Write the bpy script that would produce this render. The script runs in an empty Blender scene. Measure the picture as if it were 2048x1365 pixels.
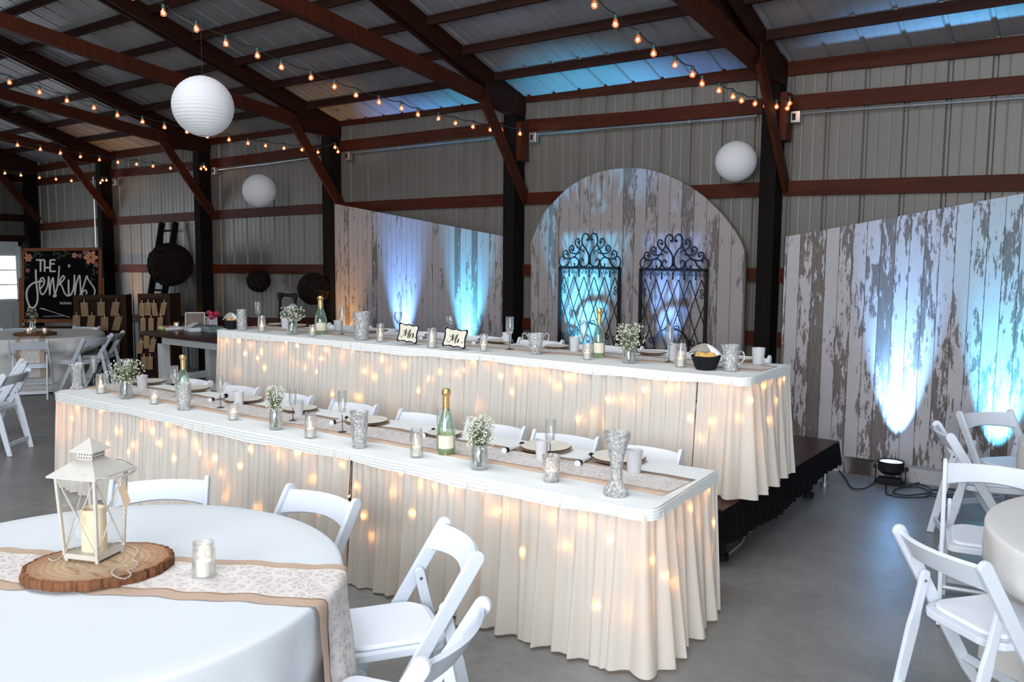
import bpy, math, random
from mathutils import Vector, Matrix
R = math.radians
PI = math.pi
sc = bpy.context.scene
col = sc.collection

# ------------------------------------------------------------------ camera, light, exposure
FPX, CAMH = 1678.0, 1.86
YAW, PIT, ROL = R(36.36), R(5.606), R(0.462)
FW = Vector((-math.sin(YAW)*math.cos(PIT), math.cos(YAW)*math.cos(PIT), -math.sin(PIT)))
_rt = Vector((math.cos(YAW), math.sin(YAW), 0)); _up = _rt.cross(FW)
RT_ = _rt*math.cos(ROL)+_up*math.sin(ROL)
UP_ = _up*math.cos(ROL)-_rt*math.sin(ROL)
CAM = Vector((0, 0, CAMH))
cd = bpy.data.cameras.new('camera'); cam = bpy.data.objects.new('camera', cd); col.objects.link(cam)
cam.matrix_world = Matrix(((RT_.x, UP_.x, -FW.x, 0), (RT_.y, UP_.y, -FW.y, 0), (RT_.z, UP_.z, -FW.z, CAMH), (0, 0, 0, 1)))
cd.sensor_width = 36; cd.lens = FPX/2048*36; cd.clip_start = .05; cd.clip_end = 200
sc.camera = cam
vs = sc.view_settings
vs.view_transform = 'Standard'; vs.look = 'None'; vs.gamma = 1; vs.use_curve_mapping = False
vs.exposure = 0.0
wd = bpy.data.worlds.new('world'); sc.world = wd; wd.use_nodes = True
wd.node_tree.nodes['Background'].inputs[0].default_value = (.72, .85, 1, 1)
wd.node_tree.nodes['Background'].inputs[1].default_value = 0.35

def area(name, loc, to, sx, sy, power, color):
    l = bpy.data.lights.new(name, 'AREA'); l.shape = 'RECTANGLE'; l.size = sx; l.size_y = sy
    l.energy = power; l.color = color
    o = bpy.data.objects.new(name, l); col.objects.link(o); o.location = loc
    o.rotation_euler = (Vector(to)-Vector(loc)).to_track_quat('-Z', 'Y').to_euler()
    return o
# daylight through the big open doors behind and beside the photographer, and the left end doors
area('doorway_daylight', (.4, -4.8, 2.7), (-3, 3.6, .4), 6.0, 3.4, 860, (.90, .945, 1))
area('overhead_fill', (-3.4, 2.0, 5.35), (-3.4, 3.2, 0), 8.0, 1.6, 330, (.90, .95, 1))  # fill lamp added under the roof to brighten the tabletops; no skylight there
area('end_door_daylight', (-17.9, 4.2, 1.7), (-8, 4.2, .9), 3.0, 2.6, 160, (.80, .90, 1))
area('side_doorway_daylight', (6.5, 3.0, 2.0), (-3, 5, .9), 3.5, 3.0, 45, (.84, .91, 1))

def spot(name, loc, to, power, color, angle=60, blend=.8, size=.03):
    l = bpy.data.lights.new(name, 'SPOT'); l.energy = power; l.color = color
    l.spot_size = R(angle); l.spot_blend = blend; l.shadow_soft_size = size
    o = bpy.data.objects.new(name, l); col.objects.link(o); o.location = loc
    o.rotation_euler = (Vector(to)-Vector(loc)).to_track_quat('-Z', 'Y').to_euler()
BLUE, CYAN, AMBER = (.17, .42, 1), (.10, .60, 1), (1, .50, .14)
WY = 8.10          # inner face of the wall sheeting
for x, y, z, w, c, an in ((-7.62, 7.72, .45, 1100, BLUE, 38), (-6.52, 7.72, .45, 1000, CYAN, 38),
                 (-4.86, 7.62, .45, 1300, CYAN, 46), (-3.83, 7.62, .45, 700, BLUE, 34),
                 (-1.56, 7.60, .20, 1700, (.20, .52, 1), 40), (-.80, 7.59, .17, 1500, CYAN, 38)):
    spot('uplight_beam', (x, y, z), (x, y+.24, z+1.0), w, c, an, 1.0, .03)
for x, w in ((-8.66, 260), (-12.0, 110), (-14.26, 300)):
    spot('amber_uplight_beam', (x, 7.75, .25), (x, 8.0, 2.6), w, AMBER, 44, 1.0)

# ------------------------------------------------------------------ pixel helpers (2048 x 1365 frame)
def ray(px, py): return FW+RT_*((px-1024)/FPX)+UP_*((682.5-py)/FPX)
def onz(px, py, z): d = ray(px, py); return CAM+d*((z-CAM.z)/d.z)
def ony(px, py, y): d = ray(px, py); return CAM+d*(y/d.y)
def onx(px, py, x): d = ray(px, py); return CAM+d*(x/d.x)
def depth(p): return (Vector(p)-CAM).dot(FW)
class Pl:                                  # an upright plane through p, normal n
    def __init__(s, p, n): s.p = Vector(p); s.n = Vector(n).normalized(); s.u = Vector((-s.n.y, s.n.x, 0)).normalized()
    def hit(s, px, py, off=0):
        d = ray(px, py); t = (s.p-CAM).dot(s.n)/d.dot(s.n); return CAM+d*t+s.n*off

# ------------------------------------------------------------------ mesh builder
class MB:
    def __init__(s): s.v = []; s.f = []; s.smooth = True
    def add(s, vs, fs):
        n = len(s.v); s.v += [tuple(v) for v in vs]; s.f += [tuple(i+n for i in f) for f in fs]
    def box(s, a, b, mat=None):
        x0, y0, z0 = a; x1, y1, z1 = b
        vs = [(x0,y0,z0),(x1,y0,z0),(x1,y1,z0),(x0,y1,z0),(x0,y0,z1),(x1,y0,z1),(x1,y1,z1),(x0,y1,z1)]
        if mat: vs = [mat@Vector(v) for v in vs]
        s.add(vs, [(3,2,1,0),(4,5,6,7),(0,1,5,4),(1,2,6,5),(2,3,7,6),(3,0,4,7)]); return s
    def beam(s, a, b, w, h, side=None):   # rectangular bar between two points; w across, h along 'side x axis'
        a, b = Vector(a), Vector(b); d = (b-a).normalized()
        sd = Vector(side) if side else Vector((1, 0, 0))
        sd = (sd-d*sd.dot(d)).normalized(); up = sd.cross(d)
        vs = []
        for p in (a, b):
            for i, j in ((-1,-1),(1,-1),(1,1),(-1,1)): vs.append(p+sd*(i*w/2)+up*(j*h/2))
        s.add(vs, [(3,2,1,0),(4,5,6,7),(0,1,5,4),(1,2,6,5),(2,3,7,6),(3,0,4,7)]); return s
    def tube(s, pts, r, n=8, closed=False, cap=True):
        pts = [Vector(p) for p in pts]; m = len(pts)
        rs = r if isinstance(r, (list, tuple)) else [r]*m
        ref = None; rings = []
        for i, p in enumerate(pts):
            if closed: t = pts[(i+1) % m]-pts[i-1]
            else: t = pts[min(i+1, m-1)]-pts[max(i-1, 0)]
            if t.length < 1e-9: t = Vector((0, 0, 1))
            t.normalize()
            if ref is None: ref = Vector((0, 0, 1)) if abs(t.z) < .9 else Vector((1, 0, 0))
            a = (ref-t*ref.dot(t))
            if a.length < 1e-6: a = t.orthogonal()
            a.normalize(); ref = a; b = t.cross(a)
            rings.append([p+a*(rs[i]*math.cos(2*PI*k/n))+b*(rs[i]*math.sin(2*PI*k/n)) for k in range(n)])
        vs = [v for rg in rings for v in rg]; fs = []
        for i in range(m if closed else m-1):
            j = (i+1) % m
            for k in range(n): fs.append((i*n+k, i*n+(k+1) % n, j*n+(k+1) % n, j*n+k))
        if cap and not closed:
            fs.append(tuple(reversed(range(n)))); fs.append(tuple(range((m-1)*n, m*n)))
        s.add(vs, fs); return s
    def lathe(s, prof, n=24, c=(0, 0, 0), mod=None, close=False):
        vs = []; m = len(prof)
        for (r, z) in prof:
            for k in range(n):
                a = 2*PI*k/n; rr = r*(mod(a, z) if mod else 1)
                vs.append((c[0]+rr*math.cos(a), c[1]+rr*math.sin(a), c[2]+z))
        fs = []
        for i in range(m-1 if not close else m):
            j = (i+1) % m
            for k in range(n): fs.append((i*n+k, i*n+(k+1) % n, j*n+(k+1) % n, j*n+k))
        s.add(vs, fs); return s
    def prism(s, poly, fn):               # poly in 2D; fn(u, v, side) -> point, side 0/1
        n = len(poly)
        vs = [fn(u, v, 0) for u, v in poly]+[fn(u, v, 1) for u, v in poly]
        fs = [tuple(range(n)), tuple(reversed(range(n, 2*n)))]
        for i in range(n): j = (i+1) % n; fs.append((i, i+n, j+n, j))
        s.add(vs, fs); return s
    def grid(s, nu, nv, fn):
        vs = [fn(i/nu, j/nv) for j in range(nv+1) for i in range(nu+1)]
        fs = [(j*(nu+1)+i, j*(nu+1)+i+1, (j+1)*(nu+1)+i+1, (j+1)*(nu+1)+i) for j in range(nv) for i in range(nu)]
        s.add(vs, fs); return s
    def ball(s, c, r, n=8, m=6, sz=1):
        vs = [(c[0], c[1], c[2]+r*sz)]; fs = []
        for j in range(1, m):
            for k in range(n):
                a = PI*j/m; b = 2*PI*k/n
                vs.append((c[0]+r*math.sin(a)*math.cos(b), c[1]+r*math.sin(a)*math.sin(b), c[2]+r*sz*math.cos(a)))
        vs.append((c[0], c[1], c[2]-r*sz)); L = len(vs)-1
        for k in range(n):
            fs.append((0, 1+k, 1+(k+1) % n)); fs.append((L, L-n+(k+1) % n, L-n+k))
        for j in range(m-2):
            for k in range(n): fs.append((1+j*n+k, 1+(j+1)*n+k, 1+(j+1)*n+(k+1) % n, 1+j*n+(k+1) % n))
        s.add(vs, fs); return s
    def build(s, name, mat, parent=None, smooth=True, bevel=0, solid=0, sub=0):
        me = bpy.data.meshes.new(name); me.from_pydata(s.v, [], s.f); me.validate()
        if smooth:
            me.polygons.foreach_set('use_smooth', [True]*len(me.polygons))
            if smooth is True:
                try: me.set_sharp_from_angle(angle=R(40))
                except Exception: pass
        o = bpy.data.objects.new(name, me); col.objects.link(o)
        if mat: me.materials.append(mat)
        if parent: o.parent = parent
        if solid: m = o.modifiers.new('s', 'SOLIDIFY'); m.thickness = solid; m.offset = 0
        if bevel:
            m = o.modifiers.new('b', 'BEVEL'); m.width = bevel; m.segments = 2; m.limit_method = 'ANGLE'; m.angle_limit = R(40)
        if sub: m = o.modifiers.new('sub', 'SUBSURF'); m.levels = m.render_levels = sub
        return o
def tag(o, label=None, cat=None, group=None, kind=None):
    if label: o['label'] = label
    if cat: o['category'] = cat
    if group: o['group'] = group
    if kind: o['kind'] = kind
    return o
def empty(name, loc=(0, 0, 0), rz=0):
    o = bpy.data.objects.new(name, None); col.objects.link(o); o.location = loc; o.rotation_euler.z = rz
    o.empty_display_size = .05; return o
def copy_tree(o, parent=None):
    c = o.copy(); col.objects.link(c)
    if parent: c.parent = parent
    for ch in list(o.children): copy_tree(ch, c)
    return c
def catmull(pts, k=6, closed=False):
    pts = [Vector(p) for p in pts]; n = len(pts); out = []
    for i in range(n if closed else n-1):
        if closed: p0, p1, p2, p3 = pts[i-1], pts[i], pts[(i+1) % n], pts[(i+2) % n]
        else: p0, p1, p2, p3 = pts[max(i-1, 0)], pts[i], pts[i+1], pts[min(i+2, n-1)]
        for j in range(k):
            t = j/k; t2 = t*t; t3 = t2*t
            out.append(.5*((2*p1)+(p2-p0)*t+(2*p0-5*p1+4*p2-p3)*t2+(3*p1-p0-3*p2+p3)*t3))
    if not closed: out.append(pts[-1])
    return out
# ------------------------------------------------------------------ materials
class NT:
    def __init__(s, name):
        s.m = bpy.data.materials.new(name); s.m.use_nodes = True; s.t = s.m.node_tree; s.t.nodes.clear()
        s.out = s.n('ShaderNodeOutputMaterial')
    def n(s, k, **kw):
        x = s.t.nodes.new(k)
        for a, b in kw.items():
            if a == 'ins':
                for i, v in b.items():
                    if isinstance(v, bpy.types.NodeSocket): s.t.links.new(v, x.inputs[i])
                    elif isinstance(v, bpy.types.Node): s.t.links.new(v.outputs[0], x.inputs[i])
                    else: x.inputs[i].default_value = v
            else: setattr(x, a, b)
        return x
    def fin(s, sh): s.t.links.new(sh.outputs[0], s.out.inputs[0]); return s.m
    def coord(s, scale=(1, 1, 1), kind='Object'):
        c = s.n('ShaderNodeTexCoord'); return s.n('ShaderNodeMapping', ins={0: c.outputs[kind], 3: scale})
    def noise(s, vec, scale=5, detail=4, rough=.55): return s.n('ShaderNodeTexNoise', ins={'Vector': vec, 'Scale': scale, 'Detail': detail, 'Roughness': rough})
    def ramp(s, f, a, b, ca=(0, 0, 0, 1), cb=(1, 1, 1, 1)):
        r = s.n('ShaderNodeValToRGB', ins={0: f}); e = r.color_ramp.elements
        e[0].position = a; e[1].position = b; e[0].color = ca; e[1].color = cb; return r
    def mix(s, f, a, b):
        x = s.n('ShaderNodeMix', data_type='RGBA')
        for i, v in ((0, f), (6, a), (7, b)):
            if isinstance(v, bpy.types.Node): s.t.links.new(v.outputs[0], x.inputs[i])
            elif isinstance(v, bpy.types.NodeSocket): s.t.links.new(v, x.inputs[i])
            else: x.inputs[i].default_value = v
        return x.outputs[2]
    def math(s, op, a, b=0.0, c=None):
        d = {0: a, 1: b}
        if c is not None: d[2] = c
        return s.n('ShaderNodeMath', operation=op, ins=d)
    def bsdf(s, c, rough=.5, metal=0, spec=.5, **kw):
        d = {'Base Color': c, 'Roughness': rough, 'Metallic': metal, 'Specular IOR Level': spec}; d.update(kw)
        return s.n('ShaderNodeBsdfPrincipled', ins=d)
    def bump(s, h, st=.3, dist=.01): return s.n('ShaderNodeBump', ins={'Height': h, 'Strength': st, 'Distance': dist})
def c4(c): return (*c, 1)
def simple(name, c, rough=.5, metal=0, spec=.5, var=.06, nscale=12, bump=0):
    t = NT(name); v = t.coord(); nz = t.noise(v, nscale)
    a = tuple(max(0, x*(1-var)) for x in c); b = tuple(min(1, x*(1+var)) for x in c)
    cc = t.mix(nz.outputs[0], c4(a), c4(b)); kw = {}
    if bump: kw['Normal'] = t.bump(nz.outputs[0], bump)
    return t.fin(t.bsdf(cc, rough, metal, spec, **kw))
def wood(name, c, rough=.6, axis=0, var=.35, scale=1.0):
    t = NT(name); sc3 = [14*scale]*3; sc3[axis] = 1.2*scale; v = t.coord(tuple(sc3))
    nz = t.noise(v, 1.6, 6, .65); kn = t.noise(t.coord((1.5, 1.5, 1.5)), 1.3, 2)
    a = tuple(x*(1-var) for x in c); b = tuple(min(1, x*(1+var)) for x in c)
    f = t.math('ADD', t.math('MULTIPLY', nz.outputs[0], .7), t.math('MULTIPLY', kn.outputs[0], .3))
    return t.fin(t.bsdf(t.mix(t.ramp(f, .3, .7), c4(a), c4(b)), rough, 0, .12, Normal=t.bump(nz.outputs[0], .25)))
def cloth(name, c, trans=0.0, rough=.85, tc=None, weave=420):
    t = NT(name); v = t.coord(); nz = t.noise(v, 3, 3); w = t.noise(v, weave, 1)
    cc = t.mix(nz.outputs[0], c4(tuple(x*.97 for x in c)), c4(c))
    b = t.bsdf(cc, rough, 0, .25, Normal=t.bump(w.outputs[0], .08, .002))
    if not trans: return t.fin(b)
    tr = t.n('ShaderNodeBsdfTranslucent', ins={0: c4(tc or c)})
    return t.fin(t.n('ShaderNodeMixShader', ins={0: trans, 1: b, 2: tr}))
def glass(name, tint=(.97, .98, .98), refl=1.0, rough=.03, cut=0, body=.0, bodyc=(.8, .8, .8), scale=60):
    t = NT(name); kw = {}
    nrm = None
    if cut:
        vo = t.n('ShaderNodeTexVoronoi', ins={'Vector': t.coord(), 'Scale': scale}); nrm = t.bump(vo.outputs[0], cut, .01)
    lw = t.n('ShaderNodeLayerWeight', ins={0: .35})
    if nrm: t.t.links.new(nrm.outputs[0], lw.inputs[1])
    tr = t.n('ShaderNodeBsdfTransparent', ins={0: c4(tint)})
    gl = t.n('ShaderNodeBsdfGlossy', ins={0: (1, 1, 1, 1), 'Roughness': rough})
    if nrm: t.t.links.new(nrm.outputs[0], gl.inputs['Normal'])
    f = t.math('MULTIPLY_ADD', lw.outputs[0], .75*refl, .05)
    m = t.n('ShaderNodeMixShader', ins={0: f, 1: tr, 2: gl})
    if body:
        df = t.n('ShaderNodeBsdfDiffuse', ins={0: c4(bodyc)})
        if nrm: t.t.links.new(nrm.outputs[0], df.inputs['Normal'])
        bf = body
        if cut: bf = t.math('MULTIPLY', t.ramp(vo.outputs[0], .1, .8), body*1.6)
        m = t.n('ShaderNodeMixShader', ins={0: bf, 1: m, 2: df})
    return t.fin(m)
def emit(name, c, st):
    t = NT(name); return t.fin(t.n('ShaderNodeEmission', ins={0: c4(c), 1: st}))
M = {}
M['resin'] = simple('white_resin', (.70, .75, .815), .38, 0, .45, .02)
M['vinyl'] = simple('white_vinyl', (.84, .86, .93), .5, 0, .3, .02)
M['rivet'] = simple('steel_rivet', (.35, .37, .4), .3, 1)
M['table_white'] = cloth('white_tablecloth', (.69, .72, .745))
M['table_grey'] = cloth('off_white_tablecloth', (.74, .73, .70))
M['ivory'] = cloth('ivory_tablecloth', (.87, .88, .855))
M['skirt'] = cloth('ivory_skirt_fabric', (.88, .85, .785), .36, .7, (.97, .84, .64))
M['post'] = wood('blackened_timber', (.006, .0045, .004), .9, 2, .3)
M['girt'] = wood('red_brown_lumber', (.054, .012, .0045), .55, 0, .4)
M['rafter'] = wood('dark_brown_lumber', (.022, .0060, .0032), .6, 1, .35)  # shade on the upper chords is put into this darker brown
M['brace'] = wood('brown_brace_lumber', (.046, .011, .0045), .6, 2, .35)
M['purlin'] = wood('dark_purlin_lumber', (.026, .009, .006), .7, 0, .4)
M['galv'] = simple('galvanised_steel', (.45, .46, .47), .35, .9)
M['green_glass'] = glass('pale_green_glass', (.86, .95, .90), 1, .03, 0, .08, (.45, .72, .60))
M['glass'] = glass('clear_glass', (.965, .97, .97), .8, .03, 0, .05, (.75, .78, .8))
M['jar'] = glass('jar_glass', (.96, .97, .97), .8, .05, .2, .07, (.75, .78, .78), 30)
M['crystal'] = glass('cut_crystal', (.95, .955, .95), 1.2, .05, .9, .30, (.82, .81, .80), 60)
M['smoke'] = glass('smoky_glass_stem', (.45, .45, .5), 1, .05, 0, .4, (.12, .12, .15))
M['frost'] = glass('frosted_plastic', (.9, .9, .93), .5, .3, 0, .55, (.80, .79, .80))
M['wax'] = simple('cream_wax', (.86, .80, .70), .5, 0, .4, .03)
M['pillarwax'] = simple('ivory_pillar_wax', (.84, .70, .46), .55, 0, .3, .05)
M['flame'] = emit('candle_flame', (1, .55, .2), 45)
M['filament'] = emit('bulb_filament', (1, .52, .20), 60)
M['fairy'] = emit('fairy_light_glow', (1, .42, .11), 150)
M['bulbglass'] = glass('amber_bulb_glass', (1, .72, .5), .5, .1, 0, .25, (.75, .28, .10))
M['socket'] = simple('green_socket', (.01, .05, .04), .5)
M['wire'] = simple('black_wire', (.008, .01, .01), .6)
M['foil'] = simple('gold_foil', (.75, .50, .20), .32, .85, .5, .2, 60, .3)
M['label'] = simple('cream_label', (.72, .68, .55), .6)
M['black'] = simple('matte_black', (.007, .007, .009), .7, 0, .25)
M['blackskirt'] = simple('black_skirt_fabric', (.005, .005, .006), .95, 0, .1)
M['iron'] = simple('wrought_iron', (.006, .006, .008), .6, 0, .25)
M['creammetal'] = simple('antique_cream_metal', (.60, .56, .51), .40, .15, .5, .08, 30, .05)
M['greywood'] = wood('grey_wood_sign', (.25, .20, .16), .7, 0)
M['charger'] = simple('gold_charger_plate', (.42, .28, .17), .4, .3)
M['plate'] = simple('cream_plate', (.80, .76, .66), .3)
M['napkin'] = simple('white_napkin', (.80, .80, .80), .85)
M['stems'] = simple('green_stems', (.12, .17, .06), .7)
M['blossom'] = simple('tiny_white_blossoms', (.80, .79, .66), .8, 0, .3, .1)
M['bark'] = wood('tree_bark', (.16, .07, .035), .9, 2, .8, 3)
M['orange_bread'] = simple('golden_rolls', (.72, .42, .13), .6, 0, .3, .3, 25)
M['kraft'] = simple('kraft_card', (.30, .19, .10), .8)
M['pin'] = simple('wooden_clothespin', (.50, .35, .20), .7)
M['frame_brown'] = wood('dark_window_frame', (.045, .022, .013), .7, 2)
M['chalkframe'] = wood('orange_brown_frame', (.20, .065, .022), .5, 2)
M['slate'] = simple('chalkboard_black', (.004, .004, .0045), .9, 0, .12, .3, 6)
M['chalk'] = simple('white_chalk', (.75, .74, .72), .9)
M['peach'] = simple('peach_chalk', (.60, .26, .16), .9)
M['mauve'] = simple('mauve_chalk', (.32, .12, .15), .9)
M['leafchalk'] = simple('dull_green_chalk', (.035, .06, .03), .9)
M['white_paint'] = simple('white_painted_wood', (.56, .57, .57), .5)
M['darktop'] = wood('dark_table_top', (.045, .018, .012), .3, 0)
M['twig'] = simple('dark_grapevine_twigs', (.014, .008, .006), .9, 0, .15, .5, 30)
M['paper'] = cloth('white_lantern_paper', (.82, .82, .84), .35, .7, (.85, .85, .88))
M['red'] = simple('red_tissue', (.55, .03, .08), .6)
M['lime'] = simple('lime_green', (.45, .62, .03), .4)
M['bluegrey'] = simple('blue_grey_box', (.16, .22, .22), .5, 0, .5, .6, 60)
M['whitecard'] = simple('white_card', (.72, .73, .76), .7)
M['doorpaint'] = simple('grey_white_door_paint', (.50, .54, .54), .5)
M['skyglass'] = emit('daylight_window', (.86, .96, 1), 4.2)
M['pearl'] = simple('silver_beads', (.75, .70, .66), .25, .6)
LGL = glass('lantern_glass', (.985, .99, .99), .22, .02)
M['screen'] = emit('lamp_lens_blue', (.35, .55, 1), 5)
M['rubber'] = simple('black_rubber_cable', (.012, .012, .014), .5)
M['kraft_tag'] = simple('tan_paper_tag', (.42, .30, .20), .8)
def m_burlap():
    t = NT('tan_burlap'); v = t.coord(); w1 = t.n('ShaderNodeTexWave', ins={'Vector': v, 'Scale': 120., 'Distortion': 1.5})
    w2 = t.n('ShaderNodeTexWave', bands_direction='Y', ins={'Vector': v, 'Scale': 120., 'Distortion': 1.5})
    f = t.math('MULTIPLY', w1.outputs[0], w2.outputs[0])
    return t.fin(t.bsdf(t.mix(f, (.50, .36, .27, 1), (.62, .47, .365, 1)), .9, 0, .2, Normal=t.bump(f, .2, .002)))
M['burlap'] = m_burlap()
def m_lace():
    t = NT('white_lace'); v = t.coord((1, 1, 1))
    d = t.noise(v, 14, 2); vv = t.n('ShaderNodeVectorMath', operation='ADD', ins={0: v.outputs[0], 1: t.n('ShaderNodeVectorMath', operation='SCALE', ins={0: d.outputs[1], 3: .05}).outputs[0]})
    a = t.n('ShaderNodeTexVoronoi', feature='DISTANCE_TO_EDGE', ins={'Vector': vv.outputs[0], 'Scale': 42.})
    b = t.n('ShaderNodeTexVoronoi', feature='DISTANCE_TO_EDGE', ins={'Vector': vv.outputs[0], 'Scale': 17.})
    e1 = t.ramp(a.outputs[0], .06, .16, (1, 1, 1, 1), (0, 0, 0, 1)); e2 = t.ramp(b.outputs[0], .05, .13, (1, 1, 1, 1), (0, 0, 0, 1))
    mx = t.math('MAXIMUM', t.math('MULTIPLY', e1.outputs[0], .85), e2.outputs[0])
    f = t.math('MULTIPLY_ADD', mx, .27, .56)
    tr = t.n('ShaderNodeBsdfTransparent'); b2 = t.bsdf((.84, .79, .755, 1), .85, 0, .2)
    return t.fin(t.n('ShaderNodeMixShader', ins={0: f, 1: tr, 2: b2}))
M['lace'] = m_lace()
def m_sheet(name, c, rough, metal):
    t = NT(name); v = t.coord((1, 1, 1)); nz = t.noise(v, 1.1, 3); n2 = t.noise(t.coord((9, 9, .4)), 2, 3)
    f = t.math('ADD', t.math('MULTIPLY', nz.outputs[0], .5), t.math('MULTIPLY', n2.outputs[0], .5))
    cc = t.mix(t.ramp(f, .3, .7), c4(tuple(x*.86 for x in c)), c4(tuple(x*1.08 for x in c)))
    return t.fin(t.bsdf(cc, rough, metal, .5))
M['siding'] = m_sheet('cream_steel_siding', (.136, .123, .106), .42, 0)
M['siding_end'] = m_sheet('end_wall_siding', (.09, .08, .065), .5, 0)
M['roof'] = m_sheet('grey_steel_roofing', (.235, .23, .24), .38, .2)
def m_concrete():
    t = NT('polished_concrete'); v = t.coord(); a = t.noise(v, .9, 6, .6); b = t.noise(v, 14, 4, .7); c = t.noise(v, 90, 2)
    f = t.math('ADD', t.math('MULTIPLY', a.outputs[0], .55), t.math('ADD', t.math('MULTIPLY', b.outputs[0], .3), t.math('MULTIPLY', c.outputs[0], .15)))
    cc = t.mix(t.ramp(f, .34, .66), (.125, .123, .12, 1), (.28, .275, .265, 1))
    rg = t.math('MULTIPLY_ADD', b.outputs[0], .28, .20)
    return t.fin(t.bsdf(cc, rg.outputs[0], 0, .5, Normal=t.bump(b.outputs[0], .05, .01)))
M['concrete'] = m_concrete()
def m_peel(name, plank, amount, seed, tone=(.60, .585, .60)):
    # old white paint peeling from vertical boards; boards run along local z, counted along local x
    t = NT(name); tc = t.n('ShaderNodeTexCoord'); sep = t.n('ShaderNodeSeparateXYZ', ins={0: tc.outputs['Object']})
    u = t.math('MULTIPLY_ADD', sep.outputs[0], 1/plank, seed*7.3); bi = t.math('FLOOR', u); fr = t.math('FRACT', u)
    rnd = t.n('ShaderNodeTexWhiteNoise', noise_dimensions='1D', ins={1: bi.outputs[0]})
    shift = t.n('ShaderNodeCombineXYZ', ins={0: t.math('MULTIPLY', rnd.outputs[0], 40.).outputs[0], 2: t.math('MULTIPLY', rnd.outputs[0], 23.).outputs[0]})
    base = t.n('ShaderNodeVectorMath', operation='ADD', ins={0: tc.outputs['Object'], 1: shift.outputs[0]})
    v1 = t.n('ShaderNodeMapping', ins={0: base.outputs[0], 3: (30, 30, 6.5)})
    v2 = t.n('ShaderNodeMapping', ins={0: base.outputs[0], 3: (60, 60, 6)})
    v3 = t.n('ShaderNodeMapping', ins={0: base.outputs[0], 3: (5, 5, 1.3)})
    n1 = t.noise(v1, 1, 6, .72); n2 = t.noise(v2, 1, 3, .6); n3 = t.noise(v3, 1, 2)
    edge = t.math('MULTIPLY', t.math('ABSOLUTE', t.math('SUBTRACT', fr, .5)), 2.)      # 1 at board edges
    e2 = t.math('POWER', edge, 6.)
    s_ = t.math('ADD', t.math('MULTIPLY', n1.outputs[0], .50), t.math('ADD', t.math('MULTIPLY', n3.outputs[0], .36), t.math('MULTIPLY', n2.outputs[0], .16)))
    s_ = t.math('ADD', s_, t.math('MULTIPLY', e2, .035))
    rp = t.math('POWER', rnd.outputs[0], 3.)
    s_ = t.math('ADD', s_, t.math('MULTIPLY', rp, .13))
    mask = t.ramp(s_, amount, amount+.012)
    gray = t.mix(n2.outputs[0], (.075, .060, .056, 1), (.19, .16, .152, 1))
    white = t.mix(n3.outputs[0], c4(tuple(x*.88 for x in tone)), c4(tone))
    cc = t.mix(mask, white, gray)
    groove = t.ramp(edge, .955, .985)
    cc2 = t.mix(groove, cc, (.045, .033, .03, 1))
    h = t.math('SUBTRACT', 1., t.math('ADD', t.math('MULTIPLY', mask, .4), groove))
    return t.fin(t.bsdf(cc2, .75, 0, .25, Normal=t.bump(h, .4, .006)))
M['peel_right'] = m_peel('peeling_white_boards_wide', .115, .550, 1, (.40, .38, .395))
M['peel_arch'] = m_peel('peeling_white_boards_arch', .135, .57, 2, (.30, .27, .27))
M['peel_left'] = m_peel('peeling_white_boards_fine', .09, .59, 3, (.33, .305, .315))
M['peel_plinth'] = m_peel('peeling_white_plinth', 9.0, .60, 4, (.44, .43, .45))
def m_slice():
    t = NT('sawn_wood_face'); tc = t.n('ShaderNodeTexCoord'); mp = t.n('ShaderNodeMapping', ins={0: tc.outputs['Object'], 3: (1, 1, .05)})
    w = t.n('ShaderNodeTexWave', wave_type='RINGS', rings_direction='SPHERICAL', ins={'Vector': mp, 'Scale': 14., 'Distortion': 3., 'Detail': 3.})
    ln = t.n('ShaderNodeVectorMath', operation='LENGTH', ins={0: mp})
    r = t.ramp(ln.outputs['Value'], .10, .225, (.62, .46, .29, 1), (.38, .18, .09, 1)); n_ = t.noise(t.coord((3, 12, 3)), 3, 4)
    cc = t.mix(t.math('MULTIPLY', w.outputs[0], .35), r.outputs[0], (.28, .15, .08, 1)); cc = t.mix(t.ramp(n_.outputs[0], .55, .75), cc, (.30, .15, .09, 1))
    return t.fin(t.bsdf(cc, .6, 0, .3))
M['slice'] = m_slice()
# ------------------------------------------------------------------ the barn
XL, XR = -18.25, 6.0
def zb(y): return 3.63+.32*(8.06-abs(y))
def struct(o, label, group=None): o['kind'] = 'structure'; return tag(o, label, None, group)
o = MB().box((XL, -8.1, -.12), (XR, 8.2, 0)).build('floor', M['concrete'], smooth=False); struct(o, 'polished grey concrete floor')
b = MB()
for x in (-14.8, -8.9, -3.0, 2.9): b.box((x, -8, -.0005), (x+.006, 8.08, .0006))
for y in (-4.5, 1.9): b.box((XL, y, -.0005), (XR, y+.006, .0006))
j = b.build('saw_joint', M['black'], o, smooth=False)
def ribbed(x0, x1, pitch=.335, off=.0):
    pts = []; x = x0+off
    while x < x1:
        pts += [(x, 0), (x+.014, .022), (x+.036, .022), (x+.05, 0)]
        for q in (.13, .24): pts += [(x+q-.008, 0), (x+q, .0025), (x+q+.008, 0)]
        x += pitch
    return pts
pf = ribbed(XL, XR, .335, .12)
b = MB(); b.grid(len(pf)-1, 1, lambda u, v: (pf[round(u*(len(pf)-1))][0], WY+pf[round(u*(len(pf)-1))][1], v*3.9))
b.box((XL, WY+.03, 0), (XR, WY+.06, 3.9))
struct(b.build('wall_back', M['siding'], smooth=False), 'cream ribbed steel wall behind the backdrops')
b = MB()
for sgn in (1, -1):
    n = len(pf)-1
    b.grid(n, 1, lambda u, v: (pf[round(u*n)][0], sgn*(8.2-8.2*v), zb(8.2-8.2*v)+.092+pf[round(u*n)][1]))
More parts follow.
